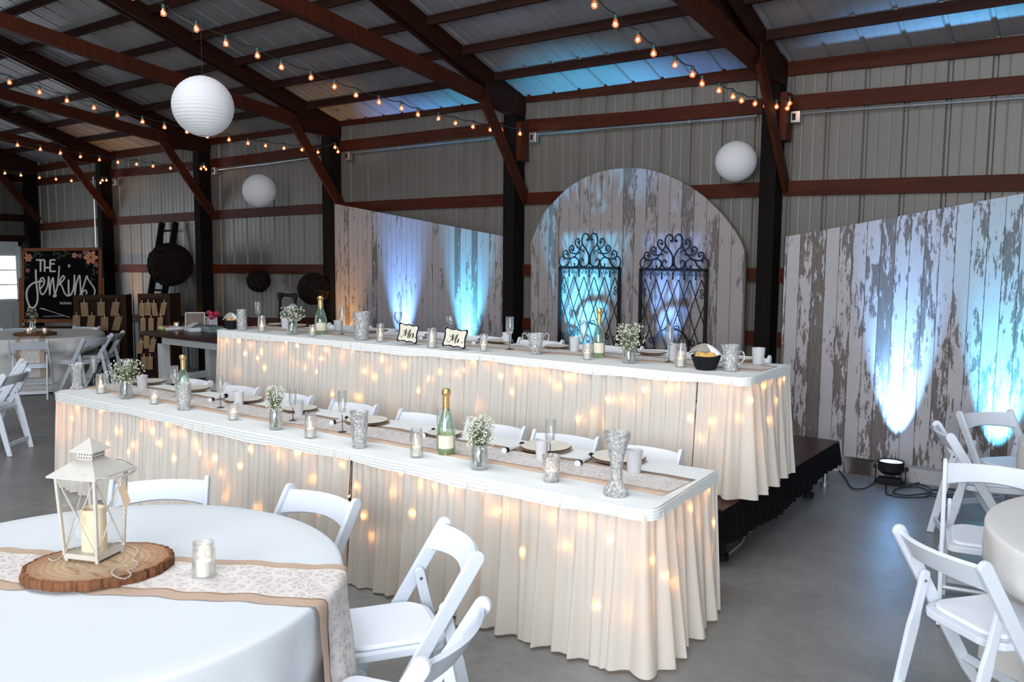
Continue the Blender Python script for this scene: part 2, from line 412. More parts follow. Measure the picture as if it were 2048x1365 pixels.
b.add([(XL, 8.25, zb(8.25)+.15), (XR, 8.25, zb(8.25)+.15), (XR, 0, zb(0)+.15), (XL, 0, zb(0)+.15), (XL, -8.25, zb(8.25)+.15), (XR, -8.25, zb(8.25)+.15)], [(0, 1, 2, 3), (3, 2, 5, 4)])
struct(b.build('ceiling', M['roof'], smooth=False), 'grey ribbed steel roof underside')
py_ = [(y, 0) for y in ()]
pe = ribbed(-8.2, 8.2, .335, .1)
b = MB(); n = len(pe)-1
b.grid(n, 1, lambda u, v: (XL-pe[round(u*n)][1], pe[round(u*n)][0], v*(zb(pe[round(u*n)][0])+.15)))
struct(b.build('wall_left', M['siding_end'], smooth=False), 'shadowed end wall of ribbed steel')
for i, z in enumerate((1.05, 2.18, 2.60, 3.40)):
    y1 = 6.85 if z < 2 else 8.0
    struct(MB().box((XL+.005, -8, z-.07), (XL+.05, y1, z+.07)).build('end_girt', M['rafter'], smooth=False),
           'end wall girt, %s' % ('lowest, beside the door', 'just above the door', 'second above the door', 'topmost')[i])
PXL = [-17.98, -15.13, -12.11, -9.07, -5.94, -2.90]
PN = ['in the far corner beside the white door', 'behind the chalkboard', 'right of the leaning ladder', 'at the left edge of the pale slanted backdrop',
      'left of the arched backdrop', 'right of the arched backdrop']
for i, x in enumerate(PXL):
    b = MB().box((x, 7.87, 0), (x+.155, 8.08, 3.62))
    struct(b.build('timber_post', M['post'], smooth=False, bevel=.004), 'black square timber post '+PN[i])
    if i >= 4:
        zz = (2.98, 3.42)
        struct(MB().box((x+.157, 7.9, zz[0]), (x+.225, 8.055, zz[1])).build('post_block', M['girt'], smooth=False), 'short brown block on the post '+PN[i])
rows = {'eave': [(2048,91),(1580,137),(1380,160),(1052.6,193),(933,211),(683,242),(424,281),(222,312),(75,338)],
 'a': [(2048,173),(1580,206),(1380,228),(1056,251),(1005,256),(683,292),(643,301),(424,327),(383,334),(224,347),(80,364)],
 'b': [(2048,369),(1573,377),(1052,398),(647,417),(222,443),(79,455)],
 'c': [(2048,554),(1500,551),(1050,541),(421,538),(224,537),(80,538)],
 'd': [(1052,648),(690,645),(600,646),(545,646),(424,642),(224,636),(80,632)]}
rn = {'eave': 'eave beam under the roof', 'a': 'upper wall girt', 'b': 'second wall girt from the roof', 'c': 'third wall girt from the roof', 'd': 'lowest wall girt'}
bays = [(XL, PXL[0])]+[(PXL[i]+.155, PXL[i+1]) for i in range(5)]+[(PXL[5]+.155, .15), (.15, XR)]
bn = ['', 'behind the chalkboard', 'in the bay with the ladder', 'in the bay with the two smaller twig balls', 'above the pale slanted backdrop', 'behind the arched backdrop', 'above the tall slanted backdrop']
for k, pts in rows.items():
    w = [ony(px, py, 8.06) for px, py in pts]; w.sort(key=lambda p: p.x)
    def zat(x):
        if x <= w[0].x: return w[0].z
        if x >= w[-1].x: return w[-1].z
        for a, c in zip(w, w[1:]):
            if a.x <= x <= c.x: return a.z+(c.z-a.z)*(x-a.x)/(c.x-a.x)
    for i in range(1, 7):
        x0, x1 = bays[i]; h = .065 if k == 'eave' else .07
        if i == 6: x1 = 3.0
        xm = (x0+x1)/2; b = MB()
        for (xa, xb) in ((x0, xm), (xm, x1)):
            za, zc = zat(xa), zat(xb)
            b.add([(xa, 8.06, za-h), (xb, 8.06, zc-h), (xb, WY-.002, zc-h), (xa, WY-.002, za-h), (xa, 8.06, za+h), (xb, 8.06, zc+h), (xb, WY-.002, zc+h), (xa, WY-.002, za+h)],
                  [(3,2,1,0),(4,5,6,7),(0,1,5,4),(1,2,6,5),(2,3,7,6),(3,0,4,7)])
        struct(b.build('eave_beam' if k == 'eave' else 'wall_girt', M['girt'], smooth=False), 'brown %s %s' % (rn[k], bn[i]))
for sgn in (1, -1):
    for i in range(1, 15):
        y = 8.06-.55*i
        if sgn < 0 and i < 4: continue
        b = MB().box((XL, sgn*y-.02, zb(y)), (XR, sgn*y+.02, zb(y)+.088))
        struct(b.build('purlin', M['purlin'], smooth=False), 'dark roof purlin, number %d up from the %s eave' % (i, 'wall' if sgn > 0 else 'opposite'))
for i, x in enumerate(PXL):
    xc = x+.078
    t = empty('roof_truss', (xc, 8.0, 3.6)); struct(t, 'dark timber roof truss over the post '+PN[i])
    inv = Matrix.Translation((-xc, -8.0, -3.6))
    def part(nm, mb, mat):
        mb.v = [tuple(inv@Vector(v)) for v in mb.v]; return mb.build(nm, mat, t, smooth=False)
    for sd in (-1, 1):
        part('rafter', MB().beam((xc+sd*.055, 8.12, zb(8.12)+.02), (xc+sd*.055, 0.0, zb(0)+.02), .04, .235), M['rafter'])
    part('rafter', MB().beam((xc, -8.1, zb(8.1)+.02), (xc, 0, zb(0)+.02), .12, .235), M['rafter'])
    part('lower_chord', MB().beam((xc, 8.06, 3.555), (xc, 0, 4.62), .09, .15), M['brace'])
    part('lower_chord', MB().beam((xc, -8.06, 3.555), (xc, 0, 4.62), .09, .15), M['brace'])
    part('king_post', MB().beam((xc, 0, 4.6), (xc, 0, zb(0)), .1, .14, (1, 0, 0)), M['rafter'])
    part('gusset_plate', MB().box((xc+.078, 7.35, 3.50), (xc+.09, 8.05, 3.76)), M['rafter'])
    part('knee_brace', MB().beam((xc+.115, 7.25, 3.58), (xc+.115, 8.06, 2.55), .04, .13), M['brace'])
# conduit and boxes under the upper girt
for pts, lb in ((((1601,227),(1700,219),(1830,210),(2048,195)), 'above the tall slanted backdrop'), (((1076,268),(1200,258),(1380,243),(1515,231)), 'above the arched backdrop'),
            (((704,306),(800,295),(984,276)), 'above the pale slanted backdrop'), (((434,340),(540,327),(640,313)), 'over the two smaller twig balls')):
    P3 = [ony(a, b_, 8.03) for a, b_ in pts]
    o = MB().tube(P3, .012, 8).build('conduit', M['galv']); tag(o, 'thin galvanised conduit running along the wall '+lb, 'conduit', 'conduit runs')
    mid = P3[len(P3)//2]; MB().tube([mid+Vector((-.012, 0, 0)), mid+Vector((.012, 0, 0))], .02, 8).build('strap', M['galv'], o)
for (px, py), lb in zip(((1591,234),(1066,275),(695,312),(428,342),(229,365)), ('right of the arched backdrop', 'left of the arched backdrop', 'at the pale slanted backdrop', 'right of the leaning ladder', 'behind the chalkboard')):
    p = ony(px, py, 8.0)
    o = MB().box((p.x-.045, 7.985, p.z-.055), (p.x+.045, 8.055, p.z+.055)).build('junction_box', M['galv'], smooth=False, bevel=.006)
    tag(o, 'small steel outlet box beside the post '+lb, 'outlet box', 'outlet boxes on the posts')
    MB().box((p.x-.025, 7.978, p.z-.03), (p.x+.005, 7.986, p.z+.03)).build('socket', M['black'], o, smooth=False)
p = [ony(178, 475, 8.0), ony(183, 440, 8.0), ony(184, 350, 8.0)]
for dx, lb in ((0, 'left'), (.14, 'right')):
    o = MB().tube([(p[2].x+dx, 8.02, .9), (p[2].x+dx, 8.02, 3.3)], .012, 6).build('conduit', M['galv'])
    tag(o, 'upright conduit behind the chalkboard, %s one of the pair' % ('farther' if dx == 0 else 'nearer the ladder'), 'conduit')
# door in the end wall
dr = empty('door_1', (XL+.02, 7.35, 0)); struct(dr, 'white door with a bright window in the end wall')
dw = onx(38, 560, XL+.06).y; dl = dw-.92
ya, yb = dl-7.35, dw-7.35
MB().box((.01, ya, 0), (.06, yb, 2.03)).build('door_leaf', M['doorpaint'], dr, smooth=False)
b = MB()
for c in (((.0, ya-.09, 0), (.08, ya, 2.12)), ((.0, yb, 0), (.08, yb+.05, 2.12)), ((.0, ya-.09, 2.03), (.08, yb+.05, 2.12))): b.box(*c)
b.build('door_frame', M['doorpaint'], dr, smooth=False)
w = MB().box((.06, ya+.08, .98), (.068, yb-.06, 1.83)).build('window_pane', M['skyglass'], dr, smooth=False)
b = MB()
for z in (1.26, 1.55): b.box((.066, ya+.08, z-.012), (.08, yb-.06, z+.012))
b.box((.066, (ya+yb)/2-.012, .98), (.08, (ya+yb)/2+.012, 1.83)); b.build('muntin', M['doorpaint'], w, smooth=False)
MB().box((.06, ya+.15, .2), (.075, yb-.15, .8)).build('door_panel', M['doorpaint'], dr, smooth=False, bevel=.01)
MB().tube([(.06, yb-.07, .95), (.12, yb-.07, .95)], .02, 8).build('door_knob', M['galv'], dr)

# ------------------------------------------------------------------ distressed board backdrops
def backdrop(name, pts, y0, th, mat, label):
    xs = [p[0] for p in pts]
    b = MB(); b.prism(pts, lambda u, v, s: (u, y0+(th if s else 0), v))
    o = b.build(name, mat, smooth=False); return tag(o, label, 'backdrop panel')
a, c = ony(686, 407, 7.95), ony(1004, 474, 7.95)
backdrop('slanted_backdrop', [(-8.91, 0), (PXL[4]-.005, 0), (PXL[4]-.005, c.z), (-8.91, a.z)], 7.95, .04, M['peel_left'], 'pale distressed board backdrop with a top sloping down, left of the arch')
AP = [(75,1100),(72,700),(70,540),(98,470),(148,352),(215,278),(255,235),(300,192),(350,156),(400,126),(450,103),(500,84),(550,70),(600,61),(650,56),(700,54),(750,54),(800,57),(850,67),(900,80),(950,97),(1000,118),(1050,142),(1100,170),(1150,205),(1200,243),(1250,290),(1300,338),(1340,385),(1380,440),(1410,485),(1435,530),(1465,610),(1465,700),(1455,1210)]
ap = [ony(1040+x/3.25, 320+y/3.25, 7.95) for x, y in AP]
ap = [(p.x, p.z) for p in ap]; ap[0] = (ap[0][0], .0); ap[-1] = (ap[-1][0], .0)
backdrop('arched_backdrop', ap[::-1], 7.95, .045, M['peel_arch'], 'tall arched backdrop of peeling white boards behind the iron gates')
RY0 = 7.74
a, c = ony(1571, 474, RY0), ony(2048, 387, RY0); sl = (c.z-a.z)/(c.x-a.x)
backdrop('slanted_backdrop', [(a.x, .12), (1.3, .12), (1.3, a.z+sl*(1.3-a.x)), (a.x, a.z)], RY0, .04, M['peel_right'], 'large backdrop of peeling white boards with a top rising to the right')
b = MB().box((a.x-.02, 7.61, 0), (1.4, 7.80, .12))
tag(b.build('backdrop_plinth', M['peel_plinth'], smooth=False, bevel=.004), 'low white painted plinth under the large peeling backdrop', 'plinth')

# wrought iron gates hung against the arch
def spiral(c, r0, a0, turns, sgn=1, n=16):
    return [(c[0]+r0*(1-.8*i/n)*math.cos(a0+sgn*turns*2*PI*i/n), c[1]+r0*(1-.8*i/n)*math.sin(a0+sgn*turns*2*PI*i/n)) for i in range(n+1)]
def gate(xa, xb, ztop, zcrest, label):
    yy = 7.86; w = xb-xa; g = empty('iron_gate', ((xa+xb)/2, yy, .42)); tag(g, label, 'gate', 'pair of iron gates')
    def L(p, dy=0): return (p[0]*w/2, dy, p[1]+ztop-.42)           # p: x in -1..1, z relative to top bar
    k = w/2; b = MB()
    for x in (-.97, .97): b.beam(L((x, .0)), (x*k, 0, -.42), .028, .028)
    b.beam(L((-1, 0)), L((1, 0)), .028, .028, (0, 1, 0)); b.beam((-k, 0, .02), (k, 0, .02), .028, .028, (0, 1, 0))
    b.build('gate_frame', M['iron'], g, smooth=False)
    b = MB(); H = ztop-.44
    # diamond lattice
    n = 6; zt = -.10; zbm = -(H)
    for i in range(-n, n+1):
        for s in (1, -1):
            # straight line with slope; clip to the frame
            dx = 2/ n; x0 = -1+dx*(i+.5); pts = []
            for j in range(41):
                z = zt+(zbm-zt)*j/40; x = x0+s*(zt-z)/w*2*.36
                if -.96 < x < .96: pts.append(L((x, z), .004*s))
            if len(pts) > 1: b.tube([pts[0], pts[-1]], .0055, 5)
    for i in range(n):                                             # little paired curls under the top bar
        xc = -1+2/n*(i+.5)
        for s in (1, -1):
            b.tube([L((xc+s*.155, zt+.0)), L((xc+s*.16, -.05)), L((xc+s*.13, -.012))], .0055, 5)
            b.tube([L((xc+q[0]/k, q[1])) for q in spiral((s*.028, -.045), .024, PI/2, .9, s)], .004, 4)
    for zf in (.18, .58, .8, .95):                                 # side curls
        for s in (1, -1):
            for dz in (-.03, .03):
                b.tube([L((s*(.93-(q[0])/k), -H*zf+dz+q[1])) for q in spiral((.03, 0), .028, PI, 1.0, 1 if dz > 0 else -1)], .0055, 5)
    # bottom arches
    zc = -.86
    for (cx, cz, r) in ((0, zc+.10, .19), (-.26, zc-.10, .15), (.26, zc-.10, .15)):
        pts = [L(((cx+r*math.cos(a))/k, cz+r*.85*math.sin(a))) for a in [PI*i/14 for i in range(15)]]
        b.tube(pts, .009, 6)
        for s in (1, -1): b.tube([L(((cx+s*(r+.035)+s*q[0])/k, cz+.02+q[1])) for q in spiral((0, 0), .04, PI, 1.2, -1)], .007, 5)
        for s in (1, -1): b.tube([L(((cx+s*.05+q[0])/k, cz+.16+q[1]) if r > .16 else ((cx+s*.05+q[0])/k, cz+.05+q[1])) for q in spiral((0, 0), .035, 0, 1.1, s)], .006, 5)
    b.build('lattice', M['iron'], g)
    b = MB(); hc = zcrest-ztop                                     # scrolled crest
    for s in (1, -1):
        heart = catmull([(s*.02, hc*.60), (s*.05, hc*.76), (s*.02, hc*.80)], 5)
        P = lambda q: L((s*q[0], q[1]*hc), 0)
        b.tube(catmull([P((.06, .83)), P((.12, .80)), P((.13, .9)), P((.04, 1.0)) , P((.0, .93))], 5)[:1]+catmull([P((.10, .84)), P((.06, .80)), P((.03, .88)), P((.07, .98)), P((.17, 1.0)), P((.25, .88)), P((.24, .70)), P((.12, .55)), P((.03, .38)), P((.04, .12)), P((.16, .03)), P((.30, .08)), P((.32, .22)), P((.24, .27)), P((.20, .19))], 5), .009, 6)
        b.tube(catmull([P((.40, .78)), P((.34, .72)), P((.34, .82)), P((.42, .86)), P((.48, .76)), P((.42, .62)), P((.26, .52)), P((.18, .47))], 5), .008, 6)
        b.tube(catmull([P((.62, .56)), P((.54, .50)), P((.53, .60)), P((.60, .66)), P((.68, .56)), P((.60, .44)), P((.44, .42)), P((.30, .44))], 5), .008, 6)
        b.tube(catmull([P((.80, .42)), P((.73, .38)), P((.73, .47)), P((.82, .50)), P((.88, .40)), P((.80, .28)), P((.62, .28)), P((.44, .38)), P((.22, .72))], 5), .008, 6)
        b.tube(catmull([P((.86, .22)), P((.82, .28)), P((.90, .34)), P((.99, .24)), P((.98, .08)), P((.86, .02)), P((.72, .10)), P((.60, .28)), P((.46, .30)), P((.36, .20)), P((.38, .06)), P((.48, .04)), P((.50, .14))], 5), .008, 6)
    b.tube([L((0, 0)), L((0, hc*.35))], .006, 5)
    b.build('crest', M['iron'], g)
    return g
def gx(px, py): return ony(px, py, 7.86)
gate(gx(1119, 535).x, gx(1241, 537).x, gx(1180, 536).z, gx(1180, 468).z, 'scrolled black iron gate on the arch, the one nearer the pale slanted backdrop')
gate(gx(1280, 538).x, gx(1416, 541).x, gx(1350, 540).z, gx(1350, 470).z, 'scrolled black iron gate on the arch, the one nearer the large peeling backdrop')

# ------------------------------------------------------------------ stage
SX0, SX1, SY0, SY1, SZ = -7.45, -1.87, 4.68, 7.12, .378
st = empty('stage', ((SX0+SX1)/2, (SY0+SY1)/2, 0)); tag(st, 'low black stage carrying the raised head table', 'stage')
ST = Matrix.Translation((-(SX0+SX1)/2, -(SY0+SY1)/2, 0))
def sp(nm, mb, mat, **k): mb.v = [tuple(ST@Vector(v)) for v in mb.v]; return mb.build(nm, mat, st, **k)
sp('deck', MB().box((SX0, SY0, SZ-.06), (SX1, SY1, SZ)), M['darktop'], smooth=False)
def pleat(s, A): return A*(math.sin(2*PI*s/.055)+.5*math.sin(2*PI*s/.13+1))
L1 = SY1-SY0; L2 = SX1-SX0
def sk(u, v):
    s = u*(L2+L1)
    z = SZ-.005-v*(.20+.03*math.sin(s*2.2)+ .01*math.sin(s*9))
    A = .004+.012*v
    if s < L2: return (SX0+s, SY0-.012-pleat(s, A)-.02*v, z)
    return (SX1+.012+pleat(s, A)+.02*v, SY0+(s-L2), z)
sp('stage_skirt', MB().grid(700, 6, sk), M['blackskirt'])
for x in (SX1-.08, SX1-1.9, SX1-3.7, SX0+.1):
    for y in (SY0+.2, 6.62 if x > -2 else 6.6, SY1-.06):
        b = MB(); b.tube([(x, y, .03), (x, y, SZ-.06)], .022, 10); b.tube([(x, y, 0), (x, y, .035)], .042, 12); sp('leg', b, M['galv'] if y > 6.7 else M['black'])
o = MB().tube(catmull([onz(px, py, .006) for px, py in ((1454,1112),(1470,1098),(1484,1086),(1490,1072),(1506,1058),(1515,1044))], 4), .004, 5).build('extension_wire', M['white_paint'])
tag(o, 'thin white cord trailing from under the stage front', 'cable')

# ------------------------------------------------------------------ floor uplight with its cable
pc = onz(1780, 966, 0)
u = empty('par_uplight', (pc.x, pc.y, 0), R(8)); tag(u, 'black floor uplight shining up the large peeling backdrop', 'stage light')
b = MB(); b.lathe([(.0, .08), (.07, .08), (.10, .11), (.105, .185), (.10, .19), (.095, .175), (0, .172)], 20); b.build('lamp_can', M['black'], u)
MB().lathe([(0, .178), (.092, .178)], 20).build('lens', M['screen'], u)
b = MB()
for s in (1, -1): b.box((s*.115-.004, -.02, .005), (s*.115+.004, .02, .15))
b.box((-.12, -.05, .0), (.12, .05, .012)); b.build('bracket', M['black'], u, smooth=False)
b = MB().box((-.09, -.12, .012), (.09, -.03, .06)); b.build('power_box', M['black'], u, smooth=False, bevel=.004)
for s in (1, -1): MB().tube([(s*.118, 0, .13), (s*.135, 0, .13)], .016, 8).build('knob', M['black'], u)
cab = [(1672,936),(1690,955),(1702,975),(1725,978),(1750,966),(1770,958)]
cab2 = [(1772,968),(1774,988),(1800,994),(1850,995),(1856,984),(1838,975),(1800,976),(1786,984),(1800,990),(1835,990),(1862,984),(1850,972),(1815,970),(1800,975),(1820,972),(1848,960),(1842,950),(1815,946)]
cab3 = [(1860,992),(1880,995),(1905,994),(1925,988),(1905,980),(1870,980),(1858,985),(1875,990),(1910,990)]
for pts, lb in ((cab, 'black cable running from the stage to the floor uplight'), (cab2, 'black cable coiled beside the floor uplight'), (cab3, 'black cable loop at the foot of the plinth by the chairs')):
    tag(MB().tube([p+Vector((0, 0, .002*math.sin(i))) for i, p in enumerate(catmull([onz(a, b_, .011) for a, b_ in pts], 5))], .006, 6).build('power_cable', M['rubber']), lb, 'cable')

# ------------------------------------------------------------------ folding chairs
def rbox(mb, x0, x1, y0, y1, z0, z1, r=.03, n=4, rb=None):       # slab with rounded vertical corners; rb = back radius
    pts = []
    for (cx, cy, a0, rr) in ((x1, y1, 0, r), (x0, y1, PI/2, r), (x0, y0, PI, rb or r), (x1, y0, 1.5*PI, rb or r)):
        sx = -1 if cx == x1 else 1; sy = -1 if cy == y1 else 1
        for k in range(n+1):
            a = a0+PI/2*k/n; pts.append((cx+sx*rr+rr*math.cos(a), cy+sy*rr+rr*math.sin(a)))
    mb.prism(pts[::-1], lambda u, v, s: (u, v, z1 if s else z0)); return mb
def make_chair():
    c = empty('folding_chair')
    k0 = len(bpy.data.meshes)
    top = Vector((0, -.27, .775)); foot = Vector((0, .21, 0)); d = (foot-top).normalized(); nn = Vector((0, -d.z, d.y)).normalized()
    for s in (-1, 1):
        # long side rail: flat bar with a rounded top end
        L = (foot-top).length; w = .029; poly = []
        for k in range(9):
            a = PI*k/8; poly.append((w-w*math.sin(a), w*math.cos(a)))
        poly += [(L*.85, -w*.9), (L, -w*.62), (L, w*.62), (L*.85, w*.9)]
        o = MB().prism(poly, lambda u, v, q: top+d*u+nn*v+Vector((s*(.219+(.011 if q else -.011)), 0, 0))).build('side_rail', M['resin'], c, smooth=False, bevel=.005)
        piv = Vector((0, -.135, .585)); rf = Vector((0, -.265, 0)); d2 = (rf-piv).normalized(); n2 = Vector((0, -d2.z, d2.y)).normalized(); L2 = (rf-piv).length; w2 = .021
        poly = []
        for k in range(9):
            a = PI*k/8; poly.append((w2-w2*math.sin(a), w2*math.cos(a)))
        poly += [(.17, -w2), (.24, -w2*1.3), (L2, -w2*1.05), (L2, w2*1.05), (.24, w2*1.3), (.17, w2)]
        lg = MB().prism(poly, lambda u, v, q: piv+d2*u+n2*v+Vector((s*(.190+(.010 if q else -.010)), 0, 0))).build('leg', M['resin'], c, smooth=False, bevel=.004)
        rv = MB(); pp = piv+d2*.045
        for sx in (-.0115, .0115): rv.tube([pp+Vector((s*.190-abs(sx)*0+sx, 0, 0)), pp+Vector((s*.190+sx*1.25, 0, 0))], .0065, 10)
        rv.build('rivet', M['rivet'], lg)
    # curved, arched backrest between the rail tops
    b = MB()
    def bk(u, v, side):
        x = -.209+.418*u; e = 1-(2*u-1)**2
        sl = .030+.118*v-.036*e*(.55+.45*v)*(1) + .012*(1-v)*0       # distance down the rail; arch in the middle
        if v > .5: sl = .030+.118*v-.045*e
        else: sl = .030+.118*v-.045*e*(.62+.76*v)
        p = top+d*sl+Vector((x, 0, 0)); bow = .040*e
        return p+nn*(bow*-1*BS+(.009 if side else -.009))
    BS = -1 if nn.y < 0 else 1
    nu, nv = 16, 5
    vs_ = [bk(i/nu, j/nv, sd) for sd in (0, 1) for j in range(nv+1) for i in range(nu+1)]
    K = (nu+1)*(nv+1); fs = []
    for j in range(nv):
        for i in range(nu):
            q = j*(nu+1)+i; fs.append((q, q+1, q+nu+2, q+nu+1)); fs.append((q+K+nu+1, q+K+nu+2, q+K+1, q+K))
    for i in range(nu):
        fs.append((i+K, i+1+K, i+1, i)); q = nv*(nu+1)+i; fs.append((q, q+1, q+1+K, q+K))
    b.add(vs_, fs); b.build('backrest', M['resin'], c)
    rbox(MB(), -.203, .203, -.165, .235, .405, .437, .045, 4, .09).build('seat', M['resin'], c, smooth=False, bevel=.005)
    rbox(MB(), -.180, .180, -.140, .215, .437, .456, .05, 4, .09).build('seat_pad', M['vinyl'], c, smooth=False, bevel=.009)
    def onrail(z): t = (top.z-z)/(top.z-foot.z); return top+(foot-top)*t
    for ch in list(c.children):
        for v in ch.data.vertices: v.co.z = max(v.co.z, .0005)
    p = onrail(.17); MB().beam(p+Vector((-.21, 0, 0)), p+Vector((.21, 0, 0)), .016, .036, d).build('stretcher', M['resin'], c, smooth=False, bevel=.003)
    MB().beam((-.19, -.243, .10), (.19, -.243, .10), .016, .040, (0, 1, 0)).build('stretcher', M['resin'], c, smooth=False, bevel=.003)
    return c
chair0 = make_chair(); used = [False]
def chair(x, y, face, label, group, z=0.0, own=True):
    if used[0]: o = copy_tree(chair0)
    else: o = chair0; used[0] = True
    a = R(face); o.location = (x+.245*math.cos(a), y+.245*math.sin(a), z); o.rotation_euler.z = a-PI/2
    return tag(o, label, 'chair', group)
GA = 'folding chairs around the lantern table'
chair(-3.77, 2.22, -42, 'white folding chair right behind the cream lantern', GA)
chair(-2.97, 2.54, -88, 'white folding chair between the lantern table and the lower head table skirt', GA)
chair(-2.08, 2.47, -123, 'white folding chair beside the hanging lace runner, seat fully in view', GA)
chair(-1.56, 1.83, -164, 'white folding chair cut off by the bottom of the picture, back to the floor aisle', GA)
GB = 'folding chairs behind the lower head table'
lb = ['behind the champagne bottle in a crystal vase, last of the row', 'second from the row end with the trumpet-footed small vase', 'behind the second bunch of baby\'s breath on the lower table',
      'behind the straight crystal vase in the middle of the lower table', 'just behind the champagne bottle standing in the open', 'behind the baby\'s breath nearest the rounded table corner',
      'behind the faceted candle glass near the rounded table corner', 'at the rounded corner of the lower table, behind the tall crystal vase']
for i, (x, a) in enumerate(zip((-6.66, -6.02, -5.36, -4.66, -3.96, -3.33, -2.79, -2.24), (-94, -90, -89, -87, -88, -86, -84, -86))):
    chair(x, 4.30+.01*i, a, 'white folding chair '+lb[i], GB)
GC = 'folding chairs on the stage'
lc = ['behind the first champagne bottle, last of the row', 'behind the scalloped crystal vase on the raised table', 'behind the small plaque reading Mrs.', 'beside the post left of the arch',
      'behind the two-handled crystal bowl', 'behind the second champagne bottle on the raised table', 'behind the bread basket nearest the glass pitcher', 'at the open end of the raised table']
for i, x in enumerate((-6.75, -6.12, -5.48, -4.84, -4.20, -3.58, -2.97, -2.36)):
    chair(x, 6.13, -87+(i % 3), 'white folding chair on the stage '+lc[i], GC, SZ)
GD = 'folding chairs at the round tables by the peeling backdrop'
chair(-.53, 3.55, 52, 'nearest white folding chair at the partly seen round table by the aisle', GD)
chair(-.55, 5.13, -80, 'white folding chair between the two partly seen round tables, back slat facing out', GD)
chair(-.93, 6.10, 20, 'white folding chair seen side on, close to the coiled cable', GD)
chair(-.80, 6.98, -41, 'white folding chair closest to the large peeling backdrop', GD)
GE = 'folding chairs around the far round table'
chair(-11.25, 4.90, 149, 'white folding chair with the far lace runner showing through its back', GE)
chair(-11.14, 5.71, 198, 'white folding chair tucked under the far round table, seen side on', GE)
chair(-11.62, 6.26, 222, 'white folding chair angled between the far round table and the card boards', GE)
chair(-12.95, 6.50, -66, 'white folding chair behind the far round table, below the escort cards', GE)
chair(-13.42, 5.72, -12, 'white folding chair behind the far round table, below the chalkboard', GE)
GF = 'folding chairs at the table beyond the picture edge'
chair(-8.38, 3.52, 219, 'white folding chair standing on open floor beside the lower table end', GF)
chair(-9.13, 3.90, -112, 'white folding chair just beyond the one on open floor, its back slat catching the light', GF)

# ------------------------------------------------------------------ long head tables
def rounded_path(corners, rad, step):
    pts = []; n = len(corners)
    c = [Vector((*q, 0)) for q in corners]
    out = [c[0]]
    for i in range(1, n-1):
        a, b_, d = c[i-1], c[i], c[i+1]; u = (a-b_).normalized(); v = (d-b_).normalized()
        p, q = b_+u*rad, b_+v*rad
        for k in range(9):
            t = k/8; out.append((1-t)**2*p+2*(1-t)*t*b_+t*t*q)
    out.append(c[-1])
    ss = [0]
    for a, b_ in zip(out, out[1:]): ss.append(ss[-1]+(b_-a).length)
    L = ss[-1]
    def at(s):
        s = min(max(s, 0), L-1e-6); i = 0
        lo, hi = 0, len(ss)-1
        while hi-lo > 1:
            m = (lo+hi)//2
            if ss[m] <= s: lo = m
            else: hi = m
        t = (s-ss[lo])/max(ss[lo+1]-ss[lo], 1e-9)
        p = out[lo].lerp(out[lo+1], t)
        return p
    def fr(s):
        p = at(s); t = (at(s+.03)-at(s-.03)).normalized(); return p, Vector((t.y, -t.x, 0))
    return at, fr, L, out
